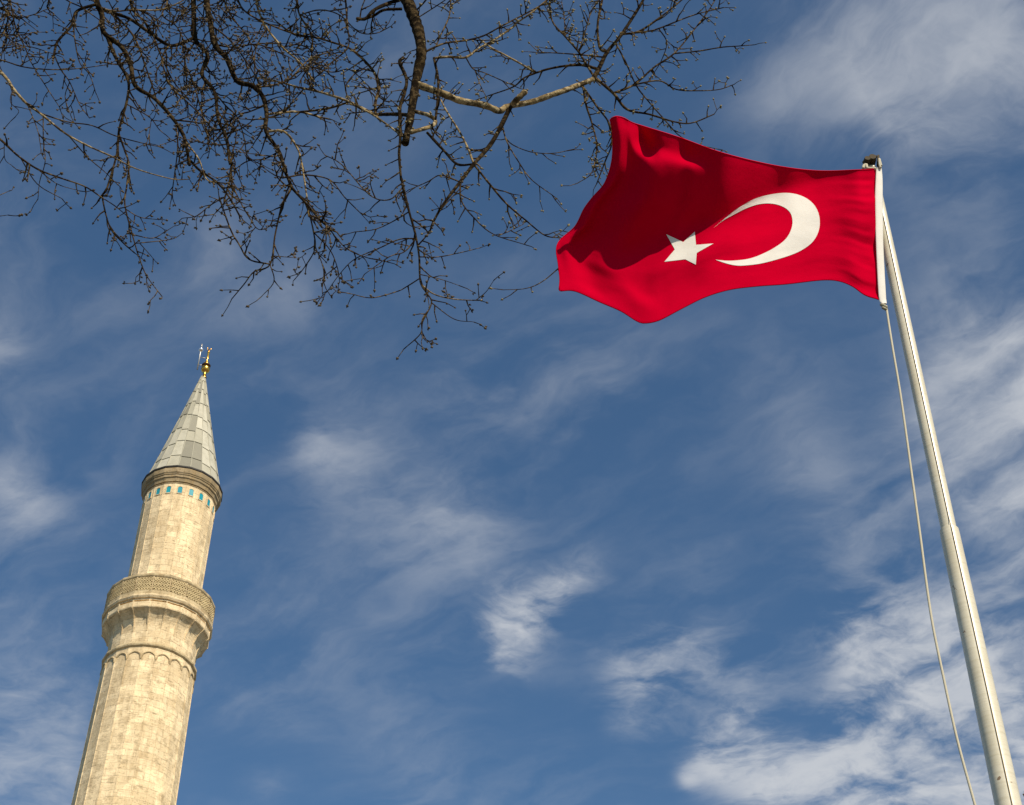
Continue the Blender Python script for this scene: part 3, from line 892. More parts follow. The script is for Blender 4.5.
def bud(mb, p, d, r_):
    d = nrm(d); a = nrm(np.cross(d, (0.3, .2, .9))); c = np.cross(d, a)
    k = mb.add([p - d * r_ * .8] + [p + r_ * .8 * (math.cos(x) * a + math.sin(x) * c) for x in (0, 1.57, 3.14, 4.71)] + [p + d * r_ * 1.3])
    mb.cur = 3
    for i in range(4):
        mb.face((k, k + 1 + (i + 1) % 4, k + 1 + i)); mb.face((k + 5, k + 1 + i, k + 1 + (i + 1) % 4))
    mb.cur = 2


def twig(mb, p, d, L, r_, lvl, budp=.7):
    """knobbly zigzag shoot with swollen buds at its nodes"""
    step = .06 + .03 * trng.random()
    n_ = max(2, int(L / step))
    mb.cur = 2
    d = nrm(d); pts = [p]; cur = p
    curve = np.array([trng.gauss(0, .11), trng.gauss(0, .11), trng.gauss(0.0, .11)])
    zig = nrm(np.cross(d, [trng.gauss(0, 1) for _ in range(3)]))
    for i in range(n_):
        d = nrm(d + curve + zig * (.2 if i % 2 else -.2) + np.array([trng.gauss(0, .1) for _ in range(3)]))
        cur = cur + d * step * (0.8 + .4 * trng.random()); pts.append(cur)
        t = (i + 1) / n_
        if trng.random() < budp * .5:
            sd_ = nrm(np.cross(d, [trng.gauss(0, 1) for _ in range(3)]))
            bud(mb, cur + sd_ * (r_ + .010), nrm(sd_ + d), .0125 + .009 * trng.random())
        if lvl > 0 and i < n_ - 1 and trng.random() < (.36 if lvl > 1 else .27):
            sd_ = nrm(np.cross(d, [trng.gauss(0, 1) for _ in range(3)]))
            twig(mb, cur, d * .65 + sd_ * .8, L * (.25 + .4 * trng.random()) * (1.1 - .5 * t), r_ * .72, lvl - 1, budp)
    rr = [max(.0044, r_ * (1 - .65 * i / n_)) for i in range(len(pts))]
    mb.tube(pts, rr, 4 if r_ > .008 else 3, caps=False)
    bud(mb, cur + d * .008, d, .015 + .008 * trng.random())


ALL = []          # (limb, path points, radii) for attaching


def trace(limb, px, w0, w1, y0, y1=None, dens=1.0, tl=.45, lvl=1, m=0, budp=.7, parent=True, tw0=0.0):
    """a branch whose course was followed on the photograph, given its own distance y0..y1 from the viewer"""
    y1 = y0 if y1 is None else y1
    if parent and ALL:                     # start where the parent branch is
        best = None
        for P, Q in ALL:
            dd = np.hypot(Q[:, 0] - px[0][0], Q[:, 1] - px[0][1]); i = dd.argmin()
            if best is None or dd[i] < best[0]: best = (dd[i], P[i][1], tuple(Q[i]))
        if best[0] < 8: y1 = best[1] + (y1 - y0) + trng.uniform(-.5, .5); y0 = best[1]; px = [best[2]] + list(px[1:])
    n_ = len(px)
    P3 = [at(q[0], q[1], y0 + (y1 - y0) * i / (n_ - 1) + (trng.uniform(-.07, .07) if 0 < i else 0)) for i, q in enumerate(px)]
    P = np.array(catmull(P3, 6)); Q = np.array(catmull([np.array(q, float) for q in px], 6))
    ds = (P - EYE) @ fw / F               # metres per pixel along the branch
    t = np.linspace(0, 1, len(P))
    rad = (w0 + (w1 - w0) * t) / 2 * ds
    rad = rad * (1 + .10 * np.array([trng.uniform(-1, 1) for _ in t]))
    limb.wood.cur = m
    limb.wood.tube(P - T0, rad, 10 if w0 > 4 else 6 if w0 > 1.8 else 5)
    ALL.append((P, Q))
    seg = np.linalg.norm(P[1:] - P[:-1], axis=1); L = seg.sum()
    cnt = int(L * 9.0 * dens)
    cum = np.r_[0, np.cumsum(seg)]
    for c in range(cnt):
        x = L * (tw0 + (1 - tw0) * (c + trng.random()) / max(1, cnt))
        i = min(len(seg) - 1, int(np.searchsorted(cum, x) - 1)); i = max(i, 0)
        f_ = (x - cum[i]) / seg[i]
        p = P[i] * (1 - f_) + P[i + 1] * f_; d = nrm(P[i + 1] - P[i])
        sd_ = nrm(np.cross(d, [trng.gauss(0, 1) for _ in range(3)]))
        ll = tl * trng.uniform(.3, 1.15)
        twig(limb.twigs, p - T0, d * .55 + sd_ * .8 + np.array([0, 0, -.12]), ll, min(.0125, rad[i] * .7 + .004), lvl, budp)
    if w1 < 2.6: twig(limb.twigs, P[-1] - T0, P[-1] - P[-2], tl * .6, max(.006, rad[-1] * .9), 1, budp)
    return P


def Z(box, s, L):
    return [(box[0] + x / s, box[1] + y / s) for x, y in L]


z1 = lambda *L: Z((0, 0), 4.025, L)
z2 = lambda *L: Z((130, 0), 4.025, L)
z3 = lambda *L: Z((250, 0), 4.025, L)
z4 = lambda *L: Z((100, 150), 4.025, L)
z5 = lambda *L: Z((280, 150), 4.025, L)
z6 = lambda *L: Z((400, 100), 3.66, L)
z7 = lambda *L: Z((540, 0), 4.025, L)
z8 = lambda *L: Z((380, 0), 5.367, L)
z8b = lambda *L: Z((480, 0), 5.75, L)

# trunk and the scaffold limbs above the frame that carry everything
tk = MB()
tk.tube([np.array(q) - T0 for q in catmull([(TX, TY, 0), (TX + .1, TY, 3), (TX - .1, TY + .1, 7), (TX + .15, TY, 11), (TX + .3, TY, 13.4)], 5)], list(np.linspace(.62, .42, 21)), 18)
tk.tube([np.array(q) - T0 for q in catmull([(TX, TY, .02), (TX, TY, .3), (TX, TY, .9)], 3)], list(np.linspace(.95, .6, 7)), 18)
tk.build('trunk', m_dark, tree, True)
SCAF = {'over': [(TX + .3, TY, 13.2), (-9.0, 13.0, 16.5), (-8.2, 12.7, 19.8), (-5.0, 12.3, 21.6), (-1.5, 12.2, 21.9), (1.2, 12.2, 22.3)],
        'low': [(TX + .2, TY, 13.0), (-9.1, 12.2, 14.4), (-9.0, 11.4, 15.6)]}
sc = MB()
for key, r0, r1 in (('over', .34, .15), ('low', .26, .12)):
    Pp = catmull([np.array(q, float) for q in SCAF[key]], 6)
    sc.tube([q - T0 for q in Pp], list(np.linspace(r0, r1, len(Pp))), 14)
    SCAF[key] = np.array(Pp)
sc.build('scaffold_limb', m_dark, tree, True)


def hook(limb, P, key, r_):
    """carry a branch on, out of the frame, to the scaffold limb it grows from"""
    s_ = SCAF[key]; i = np.linalg.norm(s_ - P[0], axis=1).argmin()
    i = max(0, i - 4)
    a = P[0]; e = s_[i]; back = nrm(P[0] - P[1])
    pts = catmull([a, a + back * np.linalg.norm(e - a) * .3 + np.array([0, 0, .1]), (a + e) / 2 + back * .15, e], 5)
    limb.wood.cur = 0
    limb.wood.tube([q - T0 for q in pts], list(np.linspace(r_, r_ * 1.35, len(pts))), 8)


def finish(limb, buds=None):
    return limb.wood.build('limb', [m_dark, m_pale, m_twig, buds or m_bud], tree, True)


SP = dict(dens=.6, tl=.3)
# --- limb A with the pale arm B that reaches over to the flag
A = Limb()
P = trace(A, [(400, -42), (404, -15)] + z8((147, 0), (180, 90), (212, 190), (222, 290), (205, 380), (188, 470), (165, 620), (135, 770)), 15, 7, 12.2, 12.0, dens=.12, m=0)
hook(A, P, 'over', .085)
trace(A, z8((215, 465), (330, 500), (430, 540), (560, 565), (640, 595)) + z8b((160, 612), (300, 585), (400, 550), (500, 515), (590, 480), (650, 455)), 7.6, 4.8, 12.0, 12.3, dens=.22, m=1, tl=.3)
A.wood.cur = 1
trace(A, z8b((170, 605), (215, 570), (262, 525)), 5.6, 6.0, 12.2, 12.0, dens=0, m=1)
trace(A, z7((215, 320), (240, 270), (270, 210), (320, 150), (370, 75), (410, 10), (425, -25)), 4.6, 2.4, 12.2, 12.6, m=0, **SP)
trace(A, z7((325, 142), (400, 125), (490, 65), (570, 0), (600, -30)), 2.4, 1.3, 12.4, 12.6, m=2, **SP)
trace(A, z7((340, 140), (440, 125), (490, 110), (620, 60), (740, 30)), 2.0, 1.1, 12.4, 12.7, m=2, **SP)
trace(A, z7((230, 318), (295, 375), (350, 440), (440, 460), (540, 490), (610, 495), (700, 460)), 3.4, 1.1, 12.2, 12.7, m=2, dens=.7, tl=.22)
trace(A, z7((295, 375), (380, 340), (460, 270), (540, 215), (620, 120), (680, 40), (710, -10)), 2.4, 1.1, 12.2, 12.7, m=2, dens=.8, tl=.26)
trace(A, z7((550, 215), (640, 205), (730, 190), (800, 185), (865, 180)), 1.7, .9, 12.4, 12.6, m=2, dens=.6, tl=.16)
trace(A, z7((380, 345), (480, 325), (550, 360), (640, 365), (720, 360), (780, 340)), 1.8, .9, 12.4, 12.7, m=2, dens=.8, tl=.2)
trace(A, z7((310, 170), (345, 250), (385, 340), (430, 400), (500, 480), (560, 545), (630, 580), (715, 600)), 1.9, .9, 12.4, 12.8, m=2, dens=.6, tl=.2)
trace(A, z7((485, 120), (510, 170), (490, 240), (455, 300)), 1.3, .8, 12.4, 12.7, m=2, dens=.7, tl=.2)
trace(A, z7((270, 210), (240, 190), (232, 100), (250, 0), (252, -30)), 3.0, 2.0, 12.4, 12.6, m=2, **SP)
trace(A, z8b((672, 395), (590, 375), (500, 378), (400, 395), (320, 420), (250, 450), (190, 500), (50, 550)), 3.2, 1.3, 12.2, 12.5, m=2, **SP)
trace(A, z8b((320, 418), (240, 370), (150, 320), (50, 265), (0, 225)), 2.2, 1.5, 12.2, 12.3, m=1, dens=.6, tl=.3)
trace(A, z8b((645, 440), (600, 350), (560, 290), (490, 210), (420, 130), (400, 40), (400, -20)), 2.4, 1.4, 12.2, 12.6, m=2, **SP)
trace(A, z8b((710, 320), (580, 315), (440, 305), (300, 300)), 1.9, .9, 12.2, 12.5, m=2, dens=.9, tl=.22)
trace(A, z8b((560, 300), (620, 130), (640, 60), (700, -20)), 1.3, .9, 12.2, 12.5, m=2, dens=.9, tl=.25)
trace(A, z8b((500, 210), (485, 110), (470, 10)), 1.3, .8, 12.2, 12.5, m=2, dens=.9, tl=.22)
trace(A, z7((178, 348), (185, 420), (210, 500), (230, 590), (215, 680)), 2.4, 1.2, 12.2, 12.4, m=2, dens=1.2, tl=.2)
trace(A, z7((192, 350), (230, 430), (280, 500), (288, 580), (262, 650), (228, 740)), 2.4, 1.2, 12.2, 12.4, m=2, dens=1.2, tl=.2)
trace(A, z7((222, 640), (205, 700), (150, 738)), 1.2, .8, 12.2, 12.4, m=2, dens=.8, tl=.16)
# dark bough falling away beneath B
trace(A, z6((412, 36), (340, 150), (270, 235), (220, 300), (160, 380), (125, 440), (112, 470)), 5.0, 1.8, 12.2, 11.7, m=0, dens=.45, tl=.3)
trace(A, z6((268, 240), (330, 310), (390, 380), (460, 440), (530, 495), (590, 505)), 2.4, 1.0, 12, 12.2, m=2, **SP)
trace(A, z6((380, 90), (390, 150), (430, 220), (480, 290), (560, 350)), 1.7, .9, 12, 12.2, m=2, **SP)
trace(A, z6((220, 305), (225, 370), (270, 430), (340, 490), (460, 530)), 1.8, .9, 12, 12.2, m=2, **SP)
trace(A, z6((400, 130), (415, 165), (480, 190), (560, 195), (635, 180)), 1.3, .8, 12, 12.2, m=2, dens=.6, tl=.16)
trace(A, z6((218, 298), (150, 275), (100, 300), (30, 330)), 1.6, .9, 12, 12.2, m=2, **SP)
trace(A, z6((250, 225), (250, 180), (220, 120), (170, 40), (150, 0)), 2.3, 1.6, 12, 12.2, m=1, dens=.5, tl=.3)
trace(A, z6((262, 235), (210, 235), (165, 190), (100, 120)), 2.2, 3.2, 12, 12.1, m=0, dens=.5, tl=.3)
trace(A, z6((350, 505), (400, 480), (450, 455)), 1.1, .7, 12, 12.2, m=2, dens=.6, tl=.14)
trace(A, z6((585, 612), (520, 665), (460, 690), (378, 695)), 1.3, .7, 12.6, 12.4, m=2, dens=.4, tl=.1, parent=False)
# the pale hook and its arms to the left
trace(A, z3((640, 458), (600, 460), (550, 460), (505, 462)), 4.0, 3.4, 12, 12.2, m=0, dens=.2)
trace(A, z3((655, 448), (690, 455), (722, 465), (746, 485), (735, 505), (700, 518), (645, 533)), 4.0, 4.4, 12, 12.0, m=1, dens=.2)
trace(A, z3((500, 455), (505, 410), (520, 360), (518, 325), (480, 265), (410, 200), (330, 170), (260, 150), (180, 140), (110, 90)), 3.2, 1.6, 12.2, 12.6, m=2, dens=.8, tl=.42, lvl=2)
trace(A, z3((505, 462), (460, 440), (400, 410), (330, 385), (260, 365), (190, 350), (120, 330), (40, 310)), 3.4, 1.5, 12.2, 12.8, m=1, dens=.8, tl=.42, lvl=2)
trace(A, z3((610, 552), (500, 465), (420, 425)), 2.4, 1.8, 12.0, 12.2, m=1, dens=.5, tl=.3)
trace(A, z3((400, 412), (385, 350), (420, 300), (500, 250)), 1.6, .9, 12.2, 12.5, m=2, **SP)
trace(A, z3((395, 410), (320, 435), (210, 450), (150, 450), (90, 470)), 2.3, 2.2, 12.2, 12.6, m=2, dens=.7, tl=.4)
# branches from A up to the right
trace(A, z8((240, 295), (300, 250), (360, 230), (470, 215), (560, 190)) + z8b((120, 152), (240, 90), (350, 30), (400, -10)), 2.3, 1.5, 12.1, 12.4, m=2, **SP)
trace(A, z8((290, 312), (370, 305), (460, 308), (530, 260), (620, 210), (720, 140)) + z8b((200, 140), (300, 70), (390, -5)), 2.7, 1.5, 12.1, 12.4, m=1, dens=.6, tl=.3)
trace(A, z8((292, 305), (312, 430), (308, 550), (298, 640)), 3.0, 2.6, 12.2, 12.1, m=0, dens=.4, tl=.25)
trace(A, z8((305, 250), (320, 200), (370, 90), (380, 0), (382, -40)), 1.7, 1.2, 12.2, 12.4, m=2, **SP)
trace(A, z8((460, 312), (500, 370), (560, 390), (650, 430), (740, 470)), 1.5, .8, 12.2, 12.4, m=2, **SP)
trace(A, z8((505, 380), (540, 460), (570, 520)), 1.2, .8, 12.2, 12.4, m=2, dens=.8, tl=.2)
trace(A, z8((190, 75), (230, 20), (260, -20)), 2.0, 1.8, 12.2, 12.4, m=0, dens=.3)
trace(A, z8((210, 90), (290, 40), (350, 0)), 1.4, 1.0, 12.2, 12.4, m=2, dens=.8, tl=.25)
finish(A, m_bud2)

# --- thin limb that hangs down the middle
Fm = Limb()
P = trace(Fm, z3((618, 232), (603, 252), (630, 320), (620, 380), (605, 430), (605, 560), (600, 620), (608, 720)) + z5((490, 120), (515, 230), (545, 340), (560, 430), (565, 530), (590, 575), (610, 615), (575, 690), (565, 740), (500, 800)), 4.0, 1.0, 12.3, 11.5, m=0, dens=.55, tl=.26, parent=True)
trace(Fm, z5((568, 545), (620, 580), (700, 600), (800, 605)) + z6((300, 730),), 1.7, .9, 11.6, 11.8, m=1, dens=.6, tl=.16)
trace(Fm, z5((790, 606), (830, 570), (860, 525)), 1.0, .6, 11.6, 11.8, m=2, dens=.6, tl=.12)
trace(Fm, z5((548, 512), (510, 550), (470, 570), (370, 595), (290, 580), (240, 570)), 1.5, .8, 11.6, 11.8, m=2, dens=.6, tl=.16)
trace(Fm, z5((558, 425), (640, 430), (740, 410), (800, 395)) , 1.3, .7, 11.6, 11.8, m=2, dens=.5, tl=.16)
trace(Fm, z5((565, 508), (640, 518), (720, 545)), 1.1, .6, 11.6, 11.8, m=2, dens=.6, tl=.14)
trace(Fm, z5((608, 612), (700, 680), (780, 692)), 1.2, .6, 11.6, 11.8, m=2, dens=.5, tl=.14)
trace(Fm, z5((600, 640), (570, 690), (580, 760), (600, 770)), 1.1, .6, 11.6, 11.8, m=2, dens=.5, tl=.12)
trace(Fm, z5((548, 350), (500, 410), (440, 430), (340, 500)), 1.6, .8, 11.6, 11.8, m=2, dens=.9, tl=.3)
trace(Fm, z5((540, 350), (480, 360), (400, 395), (300, 440), (240, 500), (190, 570)), 1.6, .8, 11.6, 12, m=2, dens=.9, tl=.3)
trace(Fm, z5((525, 240), (450, 290), (380, 320), (300, 330)), 1.5, .9, 11.6, 12, m=2, dens=.9, tl=.34)
trace(Fm, z5((500, 150), (440, 200), (360, 180), (250, 60), (180, 20)), 1.6, 1.0, 11.6, 12.2, m=2, dens=.9, tl=.36)
trace(Fm, z5((550, 380), (600, 330), (640, 250), (720, 160)), 1.7, 1.2, 11.6, 11.8, m=2, dens=.8, tl=.25)
finish(Fm)

# --- limb G, the stout crooked one
G = Limb()
P = trace(G, [(204, -40)] + z2((308, 0), (325, 100), (342, 180), (392, 240), (430, 325), (490, 345), (535, 390), (550, 460), (548, 530), (600, 610), (625, 690), (650, 750)) + z5((50, 155), (110, 220), (160, 280), (215, 325)), 6.6, 2.0, 12.9, 12.0, m=0, dens=.9, tl=.45, lvl=2, tw0=.1)
hook(G, P, 'over', .05)
trace(G, z4((770, 155), (745, 200), (730, 230), (705, 340), (685, 460), (620, 490), (580, 540), (530, 600)), 2.4, 1.1, 12, 12.2, m=2, dens=.7, tl=.2)
trace(G, z4((690, 465), (700, 530), (650, 590)), 1.3, .8, 12, 12.2, m=2, dens=1, tl=.15)
trace(G, z4((685, 458), (600, 440), (560, 380), (530, 330), (500, 250), (480, 190)), 1.7, 1.6, 12, 12.2, m=2, dens=1.2, tl=.24)
trace(G, z4((688, 432), (740, 430), (800, 435)), 1.1, .6, 12, 12.2, m=2, dens=.8, tl=.14)
trace(G, z5((110, 220), (135, 330), (140, 400), (100, 470), (60, 520)), 1.8, .9, 12, 12.2, m=2, dens=.8, tl=.22)
trace(G, z5((135, 335), (200, 400), (230, 470), (240, 530)), 1.5, .8, 12, 12.2, m=2, dens=.9, tl=.25)
trace(G, z5((140, 390), (175, 480), (170, 560), (175, 600)), 1.2, .7, 12, 12.2, m=2, dens=.8, tl=.15)
trace(G, z5((190, 300), (260, 390), (340, 430), (430, 450)), 1.4, .8, 12, 12.2, m=2, dens=1, tl=.28)
trace(G, z2((552, 462), (600, 455), (680, 450), (760, 470), (805, 480)), 2.6, 1.6, 12.4, 12.6, m=1, dens=.7, tl=.35)
trace(G, z2((560, 530), (620, 530), (670, 590), (690, 650), (710, 780), (720, 840)), 2.7, 1.3, 12.4, 12.2, m=1, dens=.9, tl=.35)
trace(G, z2((500, 350), (560, 345), (640, 320), (720, 240), (800, 210)), 2.0, 1.2, 12.4, 12.8, m=2, dens=.9, tl=.4, lvl=2)
trace(G, z2((540, 420), (480, 450), (420, 470), (330, 560)), 1.9, 1.1, 12.4, 12.6, m=2, dens=1, tl=.4, lvl=2)
trace(G, z2((345, 185), (420, 190), (520, 180), (640, 230)), 2.0, 1.1, 12.6, 13, m=2, dens=1, tl=.4, lvl=2)
trace(G, z2((600, 610), (540, 640), (470, 650), (400, 700)), 1.8, 1.0, 12.3, 12.6, m=2, dens=1.1, tl=.4, lvl=2)
trace(G, z5((30, 110), (100, 100), (200, 120), (260, 190), (330, 260)), 1.8, 1.0, 12.2, 12.5, m=2, dens=1, tl=.35, lvl=2)
finish(G)

# --- limb H
Hh = Limb()
P = trace(Hh, [(192, -40)] + z2((255, 0), (262, 150), (290, 190), (312, 225), (290, 300), (340, 370), (355, 480), (390, 560), (400, 650)) + z4((530, 60), (520, 130), (500, 200)), 5.2, 1.8, 13.2, 12.4, m=0, dens=.9, tl=.45, lvl=2, tw0=.1)
hook(Hh, P, 'over', .045)
trace(Hh, z1((780, 155), (740, 170), (680, 182), (600, 130), (520, 75), (430, 45), (405, 30)), 3.6, 3.2, 13.1, 12.2, m=0, dens=.8, tl=.4, lvl=2)
trace(Hh, z2((265, 160), (220, 240), (250, 320), (280, 420), (300, 500), (330, 560)), 2.0, 1.2, 13, 12.8, m=2, dens=1.1, tl=.4, lvl=2)
trace(Hh, z2((150, 185), (130, 240), (160, 340), (230, 410), (300, 480), (380, 600)), 1.9, 1.1, 13, 12.6, m=2, dens=1.1, tl=.4, lvl=2)
trace(Hh, z2((300, 310), (380, 420), (430, 470), (460, 560), (470, 650)), 1.8, 1.0, 13, 12.8, m=2, dens=1.1, tl=.4, lvl=2)
trace(Hh, z4((520, 120), (560, 200), (600, 270), (640, 320), (700, 300)), 1.5, .8, 12.5, 12.6, m=2, dens=.9, tl=.28)
trace(Hh, z4((500, 190), (440, 225), (390, 265), (330, 275)), 1.3, .8, 12.5, 12.6, m=2, dens=.9, tl=.2)
trace(Hh, z2((330, 100), (400, 160), (470, 250), (520, 330)), 1.8, 1.2, 13, 13.2, m=2, dens=1, tl=.4, lvl=2)
finish(Hh)

# --- limb J
J = Limb()
P = trace(J, [(88, -38)] + z1((388, 0), (410, 60), (418, 130), (490, 190), (525, 260), (545, 345), (620, 395), (690, 470), (740, 550), (762, 660)) + z4((360, 40), (400, 80), (470, 130), (520, 190), (560, 260)), 6.2, 1.4, 11.8, 12.0, m=0, dens=.7, tl=.36, lvl=1, tw0=.12)
hook(J, P, 'over', .05)
J.wood.cur = 0
trace(J, z1((425, 148), (470, 240), (515, 320), (512, 400), (480, 520), (470, 620), (430, 760)) + z4((10, 190), (40, 310), (90, 370), (140, 415)), 3.6, 1.2, 11.8, 11.5, m=0, dens=.9, tl=.3)
trace(J, z1((478, 535), (500, 600), (518, 660), (510, 750)) + z4((100, 220), (130, 340), (160, 440), (190, 510), (250, 590)), 2.2, .9, 11.6, 11.4, m=2, dens=.7, tl=.24)
trace(J, z4((105, 238), (160, 270), (235, 280)), 1.2, .7, 11.5, 11.6, m=2, dens=.8, tl=.14)
trace(J, z4((132, 348), (210, 355), (260, 330), (300, 305)), 1.2, .6, 11.5, 11.6, m=2, dens=.5, tl=.12)
trace(J, z4((150, 372), (250, 365), (300, 355), (330, 335)), 1.1, .6, 11.5, 11.6, m=2, dens=.5, tl=.12)
trace(J, z4((155, 380), (200, 420), (225, 450)), 1.0, .6, 11.5, 11.6, m=2, dens=.8, tl=.12)
trace(J, z1((388, 22), (310, 45), (290, 100), (250, 145), (228, 175), (215, 230)), 3.2, 2.4, 11.8, 11.5, m=0, dens=.9, tl=.26)
trace(J, z1((300, 85), (300, 150), (320, 250), (360, 300), (385, 372)), 1.6, .8, 11.7, 11.8, m=2, dens=1, tl=.22)
trace(J, z1((222, 220), (245, 280), (280, 330), (320, 420), (360, 475)), 1.5, .8, 11.7, 11.8, m=2, dens=.9, tl=.2)
trace(J, z1((275, 330), (262, 390), (285, 465)), 1.1, .7, 11.7, 11.8, m=2, dens=.8, tl=.16)
trace(J, z1((412, 40), (470, 45), (530, 40), (640, 40), (700, 20), (740, 0)), 2.2, 1.3, 11.8, 12.2, m=1, dens=.8, tl=.35, lvl=2)
trace(J, z1((415, 20), (460, 60), (540, 150), (590, 280), (625, 382)), 2.6, 1.3, 11.8, 12.2, m=2, dens=1.2, tl=.36, lvl=2)
trace(J, z1((535, 45), (600, 110), (650, 230), (700, 330), (760, 400)), 1.9, 1.2, 12, 12.5, m=2, dens=1.2, tl=.4, lvl=2)
trace(J, z1((695, 485), (770, 490), (830, 500)), 1.9, 1.1, 11.9, 12.1, m=2, dens=.8, tl=.3)
trace(J, z1((522, 425), (600, 470), (640, 520), (670, 545)), 1.3, .8, 11.7, 11.8, m=2, dens=.6, tl=.2)
trace(J, z1((700, 500), (715, 600), (700, 720), (690, 800)), 1.6, .9, 11.9, 12.1, m=2, dens=1.2, tl=.24)
trace(J, z1((740, 560), (800, 640), (830, 720)) + z4((470, 130),), 1.8, 1.0, 11.9, 12.1, m=1, dens=1, tl=.34)
trace(J, z1((590, 500), (600, 540), (590, 580)), .9, .6, 11.8, 11.9, m=2, dens=.8, tl=.14)
finish(J)

# --- thin shoots that come in from the left edge
K = Limb()
P = trace(K, [(-45, 35)] + z1((0, 288), (60, 365), (110, 420), (160, 455), (260, 535), (350, 585), (450, 630), (550, 680), (690, 720), (750, 722)), 3.2, 1.0, 11.2, 11.5, m=1, dens=.25, tl=.2, parent=False)
hook(K, P, 'low', .02)
trace(K, z1((165, 455), (270, 490), (370, 505), (460, 545), (570, 575), (640, 590)), 1.6, .9, 11.3, 11.5, m=2, dens=.4, tl=.18)
trace(K, z1((170, 470), (175, 570), (182, 650), (160, 730), (153, 800)), 1.3, .7, 11.3, 11.4, m=2, dens=.7, tl=.14)
trace(K, z1((108, 420), (150, 520), (165, 600)), 1.2, .7, 11.3, 11.4, m=2, dens=.7, tl=.14)
trace(K, z1((270, 545), (350, 630), (420, 690), (470, 740)), 1.3, .8, 11.3, 11.4, m=2, dens=.6, tl=.2)
trace(K, z1((50, 360), (42, 410), (75, 445), (62, 470)), .9, .6, 11.3, 11.4, m=2, dens=.6, tl=.1)
P = trace(K, [(-40, 105)] + z1((0, 560), (70, 625), (150, 680), (240, 715), (340, 750), (410, 795)) + z4((60, 225), (105, 262)), 2.4, .9, 11.0, 11.3, m=2, dens=.35, tl=.2, parent=False)
hook(K, P, 'low', .02)
trace(K, z1((80, 640), (150, 740), (250, 800)), 1.3, .7, 11.1, 11.3, m=2, dens=.4, tl=.16)
trace(K, z1((155, 685), (230, 740), (320, 768)), 1.2, .6, 11.1, 11.3, m=2, dens=.4, tl=.14)
trace(K, z1((5, 580), (20, 640), (50, 668)), .9, .6, 11.1, 11.3, m=2, dens=.5, tl=.1)
trace(K, [(-12, 200), (0, 195), (9, 191)], 1.1, .6, 11, 11, m=2, dens=.2, tl=.05, parent=False)
trace(K, [(-12, 217), (0, 216), (8, 215)], 1.1, .6, 11, 11, m=2, dens=.2, tl=.05, parent=False)
P = trace(K, [(-40, 50)] + z1((0, 240), (100, 270), (220, 280), (320, 275), (420, 262)), 1.7, .9, 11.2, 11.6, m=2, dens=.5, tl=.18, parent=False)
hook(K, P, 'low', .015)
P = trace(K, [(-40, 40)] + z1((0, 192), (70, 185), (130, 190), (230, 222)), 1.5, .8, 11.2, 11.6, m=2, dens=.7, tl=.24, parent=False)
hook(K, P, 'low', .015)
P = trace(K, [(0, -40), (8, -10)] + z1((60, 100), (100, 190), (125, 250), (180, 340), (240, 432)), 1.9, .8, 11.5, 11.3, m=2, dens=.8, tl=.26, parent=False)
hook(K, P, 'over', .02)
P = trace(K, [(-30, -40), (-8, -12)] + z1((30, 60), (20, 140), (100, 190)), 1.9, 1.0, 11.5, 11.4, m=2, dens=2.0, tl=.32, lvl=2, parent=False)
hook(K, P, 'over', .02)
P = trace(K, [(-40, 0)] + z1((0, 30), (60, 70), (130, 60), (180, 40)), 1.7, .9, 11.5, 11.4, m=2, dens=1.8, tl=.3, lvl=2, parent=False)
hook(K, P, 'over', .018)
P = trace(K, [(-40, 20)] + z1((0, 130), (80, 140), (140, 130)), 1.6, .9, 11.5, 11.4, m=2, dens=1.6, tl=.28, lvl=2, parent=False)
hook(K, P, 'low', .018)
P = trace(K, [(30, -40)] + z1((250, -15), (330, 30), (400, 80), (480, 130)), 1.7, .9, 11.6, 11.8, m=2, dens=.6, tl=.25, parent=False)
hook(K, P, 'over', .018)
P = trace(K, [(40, -40)] + z1((195, -10), (190, 30), (215, 55)), 1.9, 1.1, 11.6, 11.8, m=0, dens=.8, tl=.22, parent=False)
hook(K, P, 'over', .018)
finish(K)

# --- fine crown between G and A
N = Limb()
P = trace(N, [(255, -40)] + z3((25, 0), (60, 100), (130, 190), (200, 250), (260, 330)), 2.8, 1.4, 13, 13.2, m=1, dens=1.1, tl=.4, lvl=2, parent=False)
hook(N, P, 'over', .03)
P = trace(N, [(293, -40)] + z3((190, 0), (200, 60), (250, 150), (240, 250), (200, 330)), 2.2, 1.2, 13.2, 13.2, m=2, dens=1.1, tl=.4, lvl=2, parent=False)
hook(N, P, 'over', .025)
P = trace(N, [(345, -40)] + z3((385, 0), (392, 100), (395, 188), (330, 250), (280, 300)), 2.2, 1.2, 12.8, 13, m=2, dens=.8, tl=.35, lvl=2, parent=False)
hook(N, P, 'over', .025)
P = trace(N, [(230, -35), (238, 0)] + z3((0, 60), (130, 120), (200, 140), (260, 152)), 2.0, 1.3, 13, 13.2, m=2, dens=1, tl=.4, lvl=2, parent=False)
hook(N, P, 'over', .025)
trace(N, z3((195, 60), (280, 40), (360, 60), (440, 130), (520, 130), (560, 90)), 1.6, .9, 13, 13.1, m=2, dens=1, tl=.35)
trace(N, z3((130, 190), (200, 180), (270, 210), (340, 200)), 1.5, .9, 13, 13.1, m=2, dens=1.1, tl=.4, lvl=2)
trace(N, z3((70, 110), (30, 180), (20, 260), (60, 320)), 1.5, .9, 13, 13.1, m=2, dens=1, tl=.4, lvl=2)
trace(N, z3((240, 260), (330, 290), (400, 280), (460, 330), (520, 390)), 1.5, .9, 13, 12.8, m=2, dens=1, tl=.35)
P = trace(N, [(440, -30)] + z3((640, -20), (560, 12), (500, 40), (465, 75), (430, 75)), 4.2, 3.2, 12.4, 12.2, m=0, dens=.3, tl=.3, parent=False)
hook(N, P, 'over', .03)
